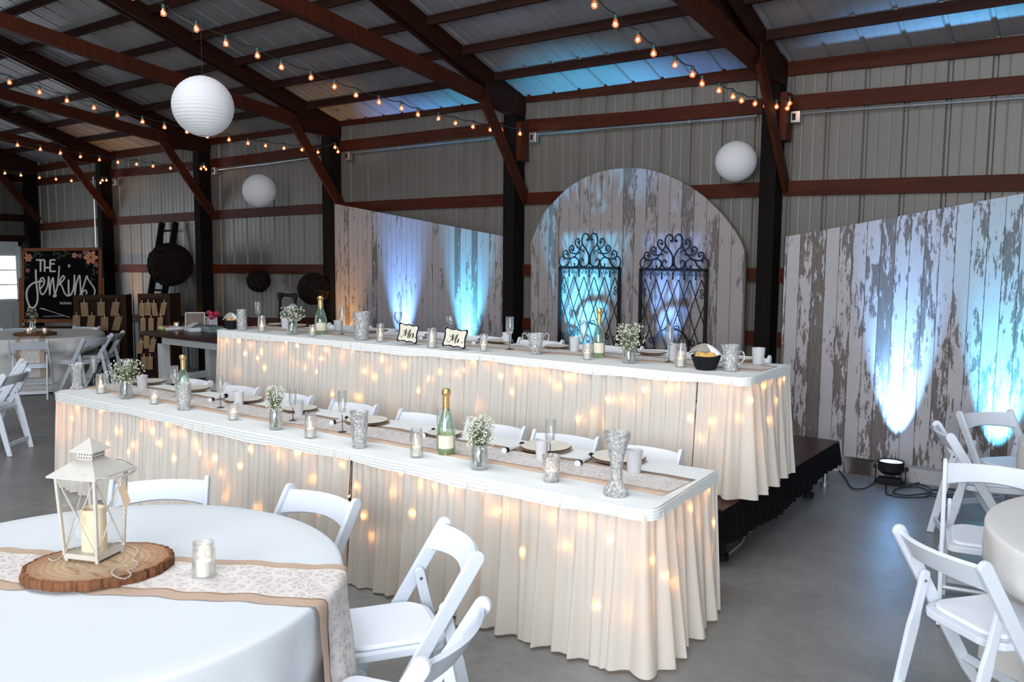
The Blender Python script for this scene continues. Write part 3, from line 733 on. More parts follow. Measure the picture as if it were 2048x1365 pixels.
def head_table(quad, zt, zbm, seam, names, seed, nb, lit):
    rnd = random.Random(seed)
    BL, FL, FR, BR = quad
    at, fr, L, out = rounded_path([BL, FL, FR, BR], .11, .01)
    ph0 = rnd.random()*6
    def wave(s, t):
        ph = 2*PI*s/.112+1.3*math.sin(s*2.1+ph0)+.9*math.sin(s*5.3+1)
        a = (.55+.45*math.sin(s*3.7+ph0)*math.sin(s*8.9))
        w1 = math.sin(ph)*(.9+.3*t); w2 = .45*math.sin(2.0*ph+1.3*math.sin(s*4))*(1-.6*t); w3 = .5*t*math.sin(ph*.5+s*2)
        return (.010+.027*t**.8)*(a*w1+w2+w3)
    H = zt-zbm
    def surf(s, t):
        p, n = fr(s); sl = .030*math.cos(2*PI*s/.098+1.3*math.sin(s*2.1+ph0))*.25*t
        off = .006+.050*t**1.2+wave(s, t); tg = Vector((-n.y, n.x, 0))
        return p+n*off+tg*sl+Vector((0, 0, zt-.012-t*(H-.012)+.004*math.sin(s*17)*t))
    cuts = [0]+seam+[L]
    for i, (s0, s1) in enumerate(zip(cuts, cuts[1:])):
        nu = int((s1-s0)/.0065)
        o = MB().grid(nu, 22, lambda u, v: surf(s0+(s1-s0-(.012 if i < len(cuts)-2 else 0))*u, v)).build('table_skirt', M['skirt'], smooth='all')
        tag(o, names[i], 'table skirt')
        def band(u, v):
            s = s0+(s1-s0)*u; p, n = fr(s); sag = .009*math.sin(s*3.1+ph0)+.004*math.sin(s*11)
            return p+n*(.014+.0032*abs(math.sin(v*PI*3.5+.25*math.sin(s*40)))+.0012*math.sin(s*170))+Vector((0, 0, zt+.002-.058*v+sag*v-.001*math.sin(s*60+v*9)))
        MB().grid(int((s1-s0)/.012), 14, band).build('gathered_band', M['ivory'], o, smooth='all')
    # top cloth
    inner = [at(L*k/260) for k in range(261)]
    b = MB(); poly = [(p.x, p.y) for p in inner]
    b.prism(poly[::-1], lambda u, v, s_: (u, v, zt if s_ else zt-.012))
    top = b.build('tablecloth', M['ivory'], smooth=False, bevel=.003)
    # warm light string hung behind the skirt
    t0 = empty('fairy_lights', (FL[0], FL[1], zt)); T0 = Vector(t0.location); wires = MB(); bl = []
    proto = None; s = lit[0]; k = 0
    while s < lit[1] and k < nb:
        s += (lit[1]-lit[0])/nb*rnd.uniform(.55, 1.45)
        dz = rnd.choice((.03, .07, .11, .16, .21, .26, .32, .38, .45))+rnd.uniform(-.02, .02)
        if rnd.random() < .25: dz *= .5
        t = (dz)/H; p = surf(s, t); _, n = fr(s); q = p-n*rnd.choice((.008, .010, .014, .022, .034, .05))
        if proto is None:
            proto = MB().ball((0, 0, 0), .0042, 8, 6, 1.3).build('bulb', M['fairy'], t0); ob = proto
        else: ob = proto.copy(); col.objects.link(ob); ob.parent = t0
        ob.location = q-T0
        p0, n0 = fr(s); wires.tube([p0-n0*.02+Vector((0, 0, zt-.03))-T0, q-n*.008-T0], .0009, 3); k += 1
    wires.tube([fr(lit[0]+(lit[1]-lit[0])*i/60)[0]-fr(lit[0]+(lit[1]-lit[0])*i/60)[1]*.02+Vector((0, 0, zt-.03))-T0 for i in range(61)], .0015, 3)
    wires.build('wire', M['white_paint'], t0)
    return top, t0, fr, L
LTQ = ((-7.02, 3.98), (-6.96, 3.20), (-1.635, 3.25), (-1.70, 4.12)); LZ = .76
top, fl, frL, LL = head_table(LTQ, LZ, .015, [.76+3.46], ['ivory pleated skirt on the far half of the lower head table', 'ivory pleated skirt wrapping the rounded corner of the lower head table'], 3, 95, (.15, .76+5.3+.75))
tag(top, 'ivory cloth on the lower head table', 'tablecloth'); tag(fl, 'warm fairy lights glowing behind the lower head table skirt', 'string lights', 'fairy lights behind the skirts')
RTQ = ((-7.26, 5.68), (-7.22, 4.88), (-1.85, 4.94), (-1.885, 5.80)); RZ = 1.143
top, fl, frR, LR = head_table(RTQ, RZ, SZ+.012, [.80+5.02], ['ivory pleated skirt along the front of the raised head table', 'ivory pleated skirt at the open end of the raised head table'], 8, 88, (.35, .80+5.3+.7))
tag(top, 'ivory cloth on the raised head table', 'tablecloth'); tag(fl, 'warm fairy lights glowing behind the raised head table skirt', 'string lights', 'fairy lights behind the skirts')

def runner(x0, x1, y0, y1, z, ya, label, lacew=.62):
    b = MB()
    f = lambda x, e: .006*math.sin(x*9+e)+.004*math.sin(x*23+e*2)
    o = b.grid(int((x1-x0)/.05), 6, lambda u, v: (x0+(x1-x0)*u, (y0+ya*u)+(y1-y0)*v+f(x0+(x1-x0)*u, 3 if v > .5 else 0)*(abs(v-.5)*2), z+.0012*math.sin(u*90+v*3))).build('table_runner', M['burlap'], solid=.0015)
    tag(o, label, 'table runner')
    w = y1-y0; m = (y0+y1)/2
    MB().grid(int((x1-x0)/.02), 8, lambda u, v: (x0+(x1-x0)*u, m+ya*u+w*lacew*(v-.5)+.005*abs(math.sin((x0+(x1-x0)*u)*40))*(1 if v > .9 else -1 if v < .1 else 0), z+.0035+.0012*math.sin(u*90+v*3))).build('lace', M['lace'], o)
    return o
runner(-7.0, -1.70, 3.45, 3.82, LZ+.002, .06, 'burlap runner with a lace strip along the lower head table')
runner(-7.2, -1.90, 5.19, 5.54, RZ+.002, .10, 'burlap runner with a lace strip along the raised head table')

# ------------------------------------------------------------------ round tables
SEATS = []
for ch in [o for o in bpy.data.objects if o.name.startswith('folding_chair')]:
    f_ = ch.rotation_euler.z+PI/2; SEATS.append((ch.location.x+.24*math.cos(f_), ch.location.y+.24*math.sin(f_)))
def round_cloth(c, r, z, mat, label, seed, folds=11, amp=.05, drop=.74):
    dents = [(math.atan2(y-c[1], x-c[0]), math.hypot(x-c[0], y-c[1])-.02) for x, y in SEATS if math.hypot(x-c[0], y-c[1]) < r+.06]
    def dent(a, rr, zz):
        for a0, d0 in dents:
            da = abs((a-a0+PI) % (2*PI)-PI)
            if zz < .58 and da < .55:
                k = min(1, (.58-zz)/.10)*min(1, (.55-da)/.22); rr = min(rr, rr+(min(rr, d0)-rr)*k)
        return rr
    rd = random.Random(seed); p1, p2 = rd.random()*6, rd.random()*6
    def f(u, v):
        a = 2*PI*u
        if v < .35: q = v/.35; rr = r*q*.985; zz = z
        elif v < .45: q = (v-.35)/.10; rr = r*.985+.018*math.sin(q*PI/2); zz = z-.018*(1-math.cos(q*PI/2))
        else:
            q = (v-.45)/.55; w = math.cos(folds*a+p1+.6*math.sin(3*a+p2))
            rr = r*.985+.018+q**.7*(.012+amp*max(w, -.45)+amp*.3*math.sin(2.3*folds*a+p2)); zz = z-.018-(drop-.018)*q; rr = dent(a, rr, zz)
        return (c[0]+rr*math.cos(a), c[1]+rr*math.sin(a), zz)
    o = MB().grid(220, 34, f).build('tablecloth', mat, smooth='all'); return tag(o, label, 'tablecloth')
FT = (-2.83, 1.37); FR_ = .872
round_cloth(FT, FR_, .76, M['table_white'], 'bright white cloth on the round table carrying the lantern', 2, 9, .030)
round_cloth((.42, 4.18), .87, .76, M['table_grey'], 'off-white cloth on the nearer round table by the aisle, cut by the picture edge', 4, 10, .035)
round_cloth((.36, 6.20), .87, .76, M['table_grey'], 'off-white cloth on the farther round table before the peeling backdrop', 5, 10, .035)
round_cloth((-12.3, 5.45), .875, .76, M['table_grey'], 'off-white cloth on the far round table near the chalkboard', 6, 12, .05)
for c, lb in ((FT, 'under the white cloth of the lantern table'), ((.42, 4.18), 'under the nearer off-white cloth by the aisle'), ((.36, 6.2), 'under the farther off-white cloth before the backdrop'), ((-12.3, 5.45), 'under the cloth near the chalkboard')):
    pass
# draped burlap runner on the lantern table
ang = math.atan2(.53, .93); du = Vector((math.cos(ang), math.sin(ang), 0)); dn = Vector((-du.y, du.x, 0))
cu = du.dot(Vector((*FT, 0))); cn = dn.dot(Vector((*FT, 0)))
def drape(n0, n1, lift, drop, name, mat, parent=None, nu=90, nv=12, edge=.006):
    RR = FR_+.012+lift
    def f(u, v):
        nn_ = n0+(n1-n0)*v; h = math.sqrt(max(RR**2-(nn_-cn)**2, 0))
        sag = (edge*math.sin(u*60+v*5)+edge*.6*math.sin(u*131))*(1 if v > .98 else -1 if v < .02 else 0)
        tot = 2*h+drop*2; s = -h-drop+tot*u
        fl = .014*math.sin(nn_*26+1)+.006*math.sin(nn_*61)
        if abs(s) < h-.01:
            p = du*(cu+s)+dn*(nn_+sag); return (p.x, p.y, .7625+lift+.001*math.sin(s*40+v*7))
        k = abs(s)-(h-.01); sg = 1 if s > 0 else -1
        e = du*(cu+sg*(h-.01))+dn*nn_; rad = (e-Vector((*FT, 0))); rad.z = 0; rad.normalize()
        c_ = .018
        if k < c_*1.57: a = k/c_; out, dz = c_*math.sin(a), c_*(1-math.cos(a))
        else: out, dz = c_+(k-c_*1.57)*.07+fl*min(1, (k-c_*1.57)*5), c_+(k-c_*1.57)
        p = e+rad*(out)+dn*sag; return (p.x, p.y, .7625+lift-dz)
    return MB().grid(nu, nv, f).build(name, mat, parent, smooth='all')
o = drape(2.462, 2.815, .001, .62, 'table_runner', M['burlap'], None, 140, 14)
tag(o, 'burlap and lace runner across the lantern table and hanging over its edge', 'table runner')
drape(2.515, 2.755, .0055, .62, 'lace', M['lace'], o, 200, 12, .007)
# sawn log slice
sc_ = onz(199, 1123, .80); SLC = (sc_.x, sc_.y)
rd = random.Random(5); bumps = [rd.uniform(-1, 1) for _ in range(140)]
t = empty('wood_slice', (SLC[0], SLC[1], .767)); tag(t, 'round slice of a log with rough bark under the lantern', 'wood slice')
va = math.atan2(SLC[1], SLC[0])
def ell(a, k=1.0):
    b_ = a-va-PI/2+.15; e = 1/math.sqrt((math.cos(b_)/.243)**2+(math.sin(b_)/.195)**2)
    return e*k
def bk_(a, z): i = int(a/(2*PI)*140) % 140; return 1+.022*bumps[i]
MB().lathe([(0.0, .034), (.5, .034), (.96, .034)], 140, mod=lambda a, z: ell(a)).build('sawn_face', M['slice'], t)
MB().lathe([(.90, 0), (.985, .002), (1.0, .018), (.99, .032), (.95, .036), (.93, .034)], 140, mod=lambda a, z: ell(a)*bk_(a, z)).build('bark', M['bark'], t, smooth=False)
# lantern
SZT = .767+.0345
lc_ = onz(190, 1113, SZT); cam_dir = math.atan2(-lc_.y, -lc_.x)
t = empty('candle_lantern', (lc_.x, lc_.y, SZT), cam_dir-PI/4+R(4)); tag(t, 'cream metal lantern with crossed wire sides on the log slice', 'lantern')
hb, ht = .066, .078; z0, z1 = .022, .300
def sq(h, z): return [(h, h, z), (-h, h, z), (-h, -h, z), (h, -h, z)]
def frustum(mb, a, za, b_, zb_): mb.add(sq(a, za)+sq(b_, zb_), [(3,2,1,0),(4,5,6,7),(0,1,5,4),(1,2,6,5),(2,3,7,6),(3,0,4,7)]); return mb
frustum(MB(), .070, .010, .068, .028).build('base', M['creammetal'], t, smooth=False, bevel=.001)
for p in sq(.062, 0): MB().lathe([(0, 0), (.006, 0), (.008, .006), (.006, .011)], 10, (p[0], p[1], 0)).build('foot', M['creammetal'], t)
for a, b_ in zip(sq(hb, z0), sq(ht, z1)): MB().beam(a, b_, .010, .010, (1, 0, 0)).build('corner_post', M['creammetal'], t, smooth=False)
A, Bq = sq(hb, z0+.004), sq(ht, z1)
for i in range(4):
    j = (i+1) % 4; b = MB(); b.tube([A[i], Bq[j]], .0022, 6); b.tube([A[j], Bq[i]], .0022, 6); b.build('crossed_wires', M['creammetal'], t)
    b = MB(); q = [Vector(A[i])*.985, Vector(A[j])*.985, Vector(Bq[j])*.985, Vector(Bq[i])*.985]
    for v in q: v.z = v.z
    b.add(q, [(0, 1, 2, 3)]); b.build('glass_pane', LGL, t, smooth=False)
b = MB(); frustum(b, .100, .300, .099, .306); frustum(b, .099, .306, .036, .352); b.build('roof', M['creammetal'], t, smooth=False)
frustum(MB(), .031, .352, .031, .382).build('vent_collar', M['creammetal'], t, smooth=False)
b = MB()
for s in range(4):
    rot = Matrix.Rotation(PI/2*s, 4, 'Z')
    for i in range(5):
        for z_ in (.361, .372): p = rot@Vector((.0315, -.022+.011*i+(.004 if z_ > .37 else 0), z_)); b.ball(p, .0022, 6, 4)
b.build('vent_hole', M['black'], t)
b = MB(); frustum(b, .048, .382, .047, .385); frustum(b, .047, .385, .001, .425); b.build('cap', M['creammetal'], t, smooth=False)
cdl = MB().lathe([(0, .028), (.042, .028), (.042, .172), (.040, .176), (.034, .174), (.030, .160), (0, .156)], 32).build('pillar_candle', M['pillarwax'], t)
MB().tube([(0, 0, .156), (.001, 0, .168)], .0012, 6).build('wick', M['black'], cdl)
# bail handle lying over the roof edge
inv = t.matrix_basis.inverted() if False else (Matrix.Rotation(-t.rotation_euler.z, 4, 'Z')@Matrix.Translation(-t.location))
hd = []
cl = Vector(lc_)
for px, py, k in ((150,932,.0),(152,945,-.02),(168,951,-.09),(188,957,-.115),(215,957,-.105),(245,953,-.06),(263,946,.0),(271,938,.04),(262,928,.07),(246,920,.085),(232,918,.09)):
    vw = Vector((-cl.x, -cl.y, 0)).normalized(); hd.append(inv@Pl(cl-vw*k, vw).hit(px, py))
MB().tube(catmull(hd, 5), .0042, 8).build('handle', M['creammetal'], t)
vw = Vector((-cl.x, -cl.y, 0)).normalized(); tp = Pl(cl+vw*.055, vw)
tgp = [(240,971),(236,978),(251,1020),(259,1008),(261,1001),(246,960)]
tgo = MB().prism([(p[0], p[1]) for p in tgp], lambda u, v, s: tp.hit(u, v, .001 if s else 0)).build('gift_tag', M['kraft_tag'], smooth=False)
tag(tgo, 'tan paper tag tied to the lantern handle', 'paper tag')
MB().tube(catmull([tp.hit(244, 953, .002), tp.hit(240, 962, .004), tp.hit(243, 972, .003)], 5), .0012, 5).build('string', M['napkin'], tgo)
MB().ball(tp.hit(250, 1026), .005, 8, 6).build('bead', M['pearl'], tgo)
for pts, lb in (([(232,1094),(246,1092),(264,1094),(276,1102),(272,1112),(266,1120),(276,1126),(270,1136),(256,1142),(262,1150),(248,1158),(228,1152),(224,1144),(234,1136),(254,1132)], 'string of silver beads trailing from the lantern over the log slice, near the bark edge'),
                ([(97,1118),(105,1122),(116,1120),(124,1114),(136,1112),(142,1110)], 'short string of silver beads beside the lantern on the side away from the jar')):
    pp = catmull([onz(a, b_, SZT+.003) for a, b_ in pts], 9); b = MB(); last = None
    for p in pp:
        if last is None or (p-last).length > .0045: b.ball(p, .0026, 6, 4); last = p
    tag(b.build('bead_necklace', M['pearl']), lb, 'bead necklace')

# ------------------------------------------------------------------ table-top things
def place(px, yt, yb, wpx, z, rb=.8):
    c = onz(px, yb, z); aw = Vector((c.x, c.y, 0)).normalized()
    r = wpx/2*depth(c)/FPX; c = c+aw*(r*rb*.8)
    h = Pl(c, -aw).hit(px, yt).z-z
    return c, max(h, .01), r, math.atan2(-aw.y, -aw.x)
def sc_prof(p, r, h): return [(a*r, b*h) for a, b in p]
def candle_in(t, r, h, base=.006):
    c = MB().lathe([(0, base), (r*.62, base), (r*.60, base+h), (r*.5, base+h-.003), (0, base+h-.006)], 20).build('candle', M['wax'], t)
    MB().ball((0, 0, base+h+.009), .0048, 8, 8, 2.2).build('flame', M['flame'], c)
    return c
def stemwork(t, c0, jz, jr, cz, cw, chh, n, rnd):
    st_ = MB(); bl = MB(); tips = []
    for i in range(n):
        a = rnd.uniform(0, 2*PI); q = math.sqrt(rnd.random()); zz = rnd.uniform(-1, 1)
        tips.append(Vector((cw*q*math.cos(a)*math.sqrt(1-zz*zz*.6), cw*q*math.sin(a)*math.sqrt(1-zz*zz*.6), cz+chh*zz)))
    for i, p in enumerate(tips):
        if i % 4 == 0:
            st_.tube([(rnd.uniform(-.3, .3)*jr, rnd.uniform(-.3, .3)*jr, .01), (p.x*.25, p.y*.25, jz*.95), tuple(p)], .0011, 3)
        else:
            q = tips[i-i % 4]; st_.tube([tuple(q.lerp(p, .0)*.6+Vector((0, 0, jz))*.4), tuple(p)], .0007, 3)
        for k in range(3): bl.ball((p.x+rnd.uniform(-.008, .008), p.y+rnd.uniform(-.008, .008), p.z+rnd.uniform(-.008, .008)), rnd.uniform(.0026, .0046), 5, 3)
    st_.build('stems', M['stems'], t); tag(bl.build('blossoms', M['blossom'], t, smooth=False), kind='stuff')
MASON = [(0, .012), (.90, .012), (.96, 0), (1, .05), (1, .74), (.94, .80), (.87, .84), (.90, .87), (.87, .90), (.92, .93), (.88, .96), (.90, 1.0), (.86, 1.0), (.83, .84), (.93, .78), (.95, .06), (.0, .03)]
TUMB = [(0, .0), (.80, 0), (.84, .03), (1, 1), (.96, 1), (.80, .07), (0, .06)]
def facet(n, a): return lambda an, z: 1+a*math.cos(n*an)
rnd = random.Random(11)
def item(kind, px, yt, yb, wpx, z, label, group=None, **k):
    c, h, r, fa = place(px, yt, yb, wpx, z)
    if kind == 'jar':
        t = empty('candle_jar', c, fa); MB().lathe(sc_prof(MASON, r, h), 24).build('jar', M['jar'], t); candle_in(t, r, min(h*.42, .05)); cat = 'candle jar'
    elif kind == 'votive':
        t = empty('votive_glass', c, fa); MB().lathe(sc_prof(TUMB, r, h), 24, mod=facet(10, .02)).build('glass', M['crystal' if k.get('cut') else 'jar'], t); candle_in(t, r, min(h*.5, .045)); cat = 'candle glass'
    elif kind == 'flowers':
        t = empty('flower_jar', c, fa); MB().lathe(sc_prof(MASON, r, h), 24).build('jar', M['jar'], t)
        d = depth(c)/FPX; fw, ft, fo = k['f']; fh = (yt-ft)*d+.02
        stemwork(t, c, h, r, h+fh*.42, fw/2*d, fh*.55, int(k.get('n', 130)*1.4), rnd); cat = 'flowers in a jar'
    elif kind == 'cup':
        t = empty('plastic_cup', c, fa); MB().lathe(sc_prof([(0, .02), (.76, .02), (.78, 0), (.97, .97), (1, .98), (1, 1), (.95, 1), (.75, .05), (0, .05)], r, h), 24).build('cup', M['frost'], t); cat = 'cup'
    elif kind == 'flute':
        t = empty('champagne_flute', c, fa); f = .42
        MB().lathe([(0, .003), (r*1.05, .0), (r*1.05, .003), (r*.25, .008), (.0035, .02), (.003, h*f)], 20).build('stem', M['smoke' if not k.get('clear') else 'glass'], t)
        MB().lathe([(.0, h*f), (r*.45, h*f+.012), (r*.85, h*(f+.12)), (r*.95, h*(f+.25)), (r*.92, h), (r*.88, h), (r*.9, h*(f+.25)), (r*.4, h*f+.02), (0, h*f+.01)], 20).build('bowl', M['glass'], t); cat = 'glass'
    elif kind == 'goblet':
        t = empty('wine_goblet', c, fa)
        MB().lathe([(0, .003), (r*.9, 0), (r*.85, .004), (.006, .02), (.004, h*.42)], 20).build('stem', M['glass'], t)
        MB().lathe([(.0, h*.40), (r*.35, h*.44), (r*.75, h*.58), (r*1.0, h*.78), (r*.95, h*.9), (r*.85, h), (r*.82, h), (r*.96, h*.78), (r*.7, h*.58), (0, h*.43)], 20).build('bowl', M['glass'], t); cat = 'glass'
    elif kind == 'bottle':
        t = empty('champagne_bottle', c, fa)
        MB().lathe([(0, .012), (r*.85, 0), (r, .012), (r, h*.34), (r*.93, h*.42), (r*.72, h*.55), (r*.45, h*.66), (r*.36, h*.72), (r*.34, h*.80)], 28).build('bottle', M['green_glass'], t)
        MB().lathe([(0, .02), (r*.82, .012), (r*.93, .02), (r*.93, h*.30), (0, h*.30)], 24).build('wine', glass('pale_wine', (.86, .88, .58), .3, .05, 0, .15, (.7, .7, .35)), t)
        MB().lathe([(r*.37, h*.66), (r*.385, h*.72), (r*.37, h*.85), (r*.36, h*.885), (r*.46, h*.90), (r*.50, h*.94), (r*.48, h*.975), (r*.34, h), (0, h)], 24, mod=facet(12, .012)).build('foil', M['foil'], t)
        b = MB(); b.grid(12, 1, lambda u, v: (r*1.012*math.cos(-.9+1.8*u), r*1.012*math.sin(-.9+1.8*u), h*(.10+.20*v))); lbl = b.build('label', M['label'], t)
        lbl['label'] = 'cream paper label'; cat = 'bottle'
    elif kind == 'vase':
        t = empty('crystal_vase', c, fa); P_ = {'trumpet': [(0, .01), (.98, 0), (1, .04), (.92, .09), (.62, .15), (.46, .22), (.45, .40), (.52, .55), (.75, .75), (1.0, .93), (1, 1), (.93, 1), (.9, .92), (.42, .5), (.38, .24), (0, .16)],
              'flare': [(0, .01), (.88, 0), (.90, .04), (.66, .10), (.62, .16), (.66, .5), (.78, .8), (1, .97), (1, 1), (.95, 1), (.70, .78), (.56, .2), (0, .12)],
              'bucket': [(0, .01), (.74, 0), (.80, .03), (.70, .08), (.74, .12), (.86, .5), (.93, .85), (1, 1), (.95, 1), (.82, .5), (.68, .12), (0, .10)]}[k.get('p', 'bucket')]
        if k.get('p') == 'bucket': fn = lambda a, z: 1+(.035*math.cos(6*a) if z > h*.9 else .012*math.cos(12*a))
        else: fn = facet(8, .03)
        MB().lathe(sc_prof(P_, r, h), 48, mod=fn).build('vase', M['crystal'], t); cat = 'vase'
    elif kind == 'plate':
        t = empty('dinner_plate', c+Vector((0, 0, .002)), fa)
        MB().lathe([(0, .004), (r*.7, .0), (r*.98, .010), (r, .013), (r*.7, .008), (0, .008)], 40).build('charger', M['charger'], t)
        MB().lathe([(0, .012), (r*.6, .010), (r*.93, .019), (r*.94, .022), (r*.62, .0155), (0, .0155)], 40).build('plate', M['plate'], t); cat = 'plate'
    tag(t, label, cat, group); return t
LH, RH = 'on the lower head table', 'on the raised head table'
zL, zR = LZ+.004, RZ+.004
def flatitem(px, py, w, z, label, grp):      # plates measured at the ellipse centre
    c = onz(px, py, z); r = w/2*depth(c)/FPX; aw = Vector((c.x, c.y, 0)).normalized()
    t = item('plate', px, py-2, py, w, z, label, grp); t.location = (c.x, c.y, z+.002); return t
def napkin(x0, y0, x1, y1, z, label, grp):
    a, b_ = onz(x0, y0, z+.012), onz(x1, y1, z+.012); d = b_-a; L = min(d.length, .22); d.normalize(); m = (a+b_)/2
    t = empty('rolled_napkin', m, math.atan2(d.y, d.x)); tag(t, label, 'napkin', grp)
    MB().tube([(-L/2, 0, 0), (-L*.3, 0, 0), (0, 0, 0), (L*.3, 0, 0), (L/2, 0, 0)], [.018, .012, .010, .012, .016], 10).build('cloth', M['napkin'], t)
    for s in (-1, 1): MB().tube([(s*L*.30, 0, 0), (s*L*.40, 0, 0), (s*L*.47, 0, .001)], [.0130, .0160, .0190], 10).build('black_band', M['black'], t)
G = 'votive candles on the lower head table'
item('vase', 155, 727, 779, 29, zL, 'flared crystal vase at the far end of the lower head table', 'crystal vases', p='flare')
item('flute', 188, 712, 773, 14, zL, 'champagne flute at the far end of the lower head table, beside the flared vase', 'flutes on the lower head table')
item('jar', 203, 748, 788, 20, zL, 'first candle jar at the far end of the lower head table', G)
item('flowers', 253, 760, 798, 24, zL, 'baby\'s breath in a jar at the far end of the lower head table', 'baby\'s breath jars', f=(74, 724, 0), n=120)
item('flute', 256, 718, 771, 16, zL, 'champagne flute standing behind the farthest baby\'s breath', 'flutes on the lower head table', clear=1)
flatitem(298, 767, 66, zL, 'charger plate farthest along the lower head table', 'place settings on the lower table')
item('cup', 285, 751, 778, 22, zL, 'frosted cup in front of the farthest charger plate', 'frosted cups on the lower table')
item('votive', 309, 782, 809, 20, zL, 'candle glass between the farthest baby\'s breath and the bucket-shaped crystal vase', G)
item('flute', 350, 732, 796, 17, zL, 'champagne flute left of the bottle that stands in crystal', 'flutes on the lower head table', clear=1)
item('bottle', 368, 710, 800, 25, zL, 'champagne bottle rising behind the bucket-shaped crystal vase', 'champagne bottles')
flatitem(388, 781, 64, zL, 'charger plate beside the bottle that stands behind crystal', 'place settings on the lower table')
item('vase', 368, 766, 821, 32, zL, 'bucket-shaped crystal vase in front of the champagne bottle', 'crystal vases', p='bucket')
napkin(416, 802, 457, 791, zL, 'napkin tied with black bands near the slender black-stemmed flute', 'napkins on the lower table')
flatitem(488, 803, 76, zL, 'charger plate third from the far end of the lower head table', 'place settings on the lower table')
item('cup', 478, 783, 812, 22, zL, 'frosted cup at the third charger plate from the far end', 'frosted cups on the lower table')
item('flute', 441, 752, 817, 14, zL, 'black-stemmed flute just right of the bucket-shaped crystal vase', 'flutes on the lower head table')
item('votive', 467, 808, 841, 23, zL, 'candle glass left of the middle baby\'s breath', G)
flatitem(600, 822, 72, zL, 'charger plate behind the middle baby\'s breath', 'place settings on the lower table')
item('cup', 598, 801, 832, 20, zL, 'frosted cup behind the middle baby\'s breath', 'frosted cups on the lower table')
item('flute', 586, 779, 843, 16, zL, 'black-stemmed flute right of the middle baby\'s breath', 'flutes on the lower head table')
item('flowers', 552, 816, 860, 27, zL, 'baby\'s breath in a jar at the middle of the lower head table', 'baby\'s breath jars', f=(42, 778, 0), n=110)
item('jar', 621, 825, 877, 24, zL, 'tall candle jar just right of the middle baby\'s breath', G)
napkin(663, 846, 695, 838, zL, 'napkin with black bands between two black-stemmed flutes', 'napkins on the lower table')
flatitem(734, 846, 88, zL, 'charger plate partly behind the round-bodied crystal vase', 'place settings on the lower table')
item('flute', 685, 782, 866, 18, zL, 'black-stemmed flute left of the crystal vase amid the lower table', 'flutes on the lower head table')
item('vase', 719, 823, 897, 38, zL, 'stout crystal vase with a scalloped foot amid the lower head table', 'crystal vases', p='bucket')
item('jar', 833, 858, 916, 27, zL, 'tall candle jar left of the nearest champagne bottle', G)
flatitem(888, 872, 72, zL, 'charger plate behind the nearest champagne bottle', 'place settings on the lower table')
napkin(846, 872, 868, 862, zL, 'napkin with black bands behind the candle jar by the bottle', 'napkins on the lower table')
item('flute', 880, 818, 892, 15, zL, 'champagne flute hidden behind the nearest champagne bottle', 'flutes on the lower head table')
item('bottle', 892, 778, 910, 38, zL, 'champagne bottle standing in the open on the lower head table', 'champagne bottles')
napkin(1008, 902, 1046, 890, zL, 'napkin with black bands right of the nearest baby\'s breath', 'napkins on the lower table')
flatitem(1091, 899, 106, zL, 'charger plate behind the faceted candle glass', 'place settings on the lower table')
item('cup', 1083, 880, 922, 28, zL, 'frosted cup behind the faceted candle glass', 'frosted cups on the lower table')
item('flute', 1100, 840, 925, 24, zL, 'champagne flute rising behind the faceted candle glass', 'flutes on the lower head table')
item('flowers', 959, 888, 940, 35, zL, 'baby\'s breath in a jar next to the nearest champagne bottle', 'baby\'s breath jars', f=(66, 838, 0), n=170)
item('votive', 1102, 911, 965, 37, zL, 'faceted glass holding a candle near the rounded table corner', G, cut=1)
napkin(1155, 928, 1184, 912, zL, 'napkin with black bands left of the tall trumpet vase', 'napkins on the lower table')
flatitem(1236, 920, 112, zL, 'charger plate nearest the rounded corner of the lower head table', 'place settings on the lower table')
item('vase', 1232, 864, 993, 52, zL, 'tall trumpet-shaped crystal vase at the rounded corner of the lower head table', 'crystal vases', p='trumpet')
item('cup', 1268, 900, 949, 34, zL, 'frosted cup just right of the tall trumpet vase', 'frosted cups on the lower table')
# raised table
G = 'votive candles on the raised head table'; GP = 'place settings on the raised table'; GCU = 'frosted cups on the raised table'; GFl = 'flutes on the raised head table'
def basket(px, yt, yb, w, z, label, tilt=0):
    c, h, r, fa = place(px, yt, yb, w, z); t = empty('bread_basket', c, fa); tag(t, label, 'basket', 'bread baskets')
    hb = h*.55
    MB().lathe([(0, 0), (r*.62, 0), (r*.70, .01), (r*.98, hb), (r*.92, hb), (r*.6, .012), (0, .012)], 28).build('bowl', M['black'], t)
    b = MB()
    for i in range(9): a = i*2.4; b.ball((r*.45*math.cos(a), r*.45*math.sin(a), hb*(.92+.12*(i % 2))), r*.30, 10, 7, .7)
    b.build('bread', M['orange_bread'], t)
    def nap(u, v):
        a = 2*PI*u; q = v; rr = r*(.12+.95*q)*(1+.12*math.cos(4*a+1))
        return (rr*math.cos(a)-r*.30, rr*math.sin(a)*.95-r*.1, hb+h*.42*(1-q**1.6)+.006*math.cos(5*a)*q+.004)
    def nap2(u, v): p = nap(.10+.62*u, v); return p
    MB().grid(26, 8, nap2).build('cloth', M['napkin'], t, smooth='all', solid=.002)
basket(463, 626, 659, 28, zR, 'small dark basket with folded cloth and rolls at the far end of the raised table')
item('flute', 516, 604, 654, 10, zR, 'champagne flute nearest the far end of the raised table', GFl)
c, h, r, fa = place(484, 619, 660, 20, zR); t = empty('glass_mug', c, fa); tag(t, 'clear glass jar mug at the far end of the raised table', 'glass')
MB().lathe(sc_prof(MASON, r, h), 24).build('body', M['crystal'], t)
item('jar', 524, 632, 664, 15, zR, 'candle jar nearest the far end of the raised head table', G)
flatitem(552, 652, 36, zR, 'charger plate nearest the far end of the raised table', GP)
item('cup', 571, 636, 658, 18, zR, 'frosted cup left of the far baby\'s breath on the raised table', GCU)
flatitem(597, 654, 34, zR, 'charger plate behind the far baby\'s breath on the raised table', GP)
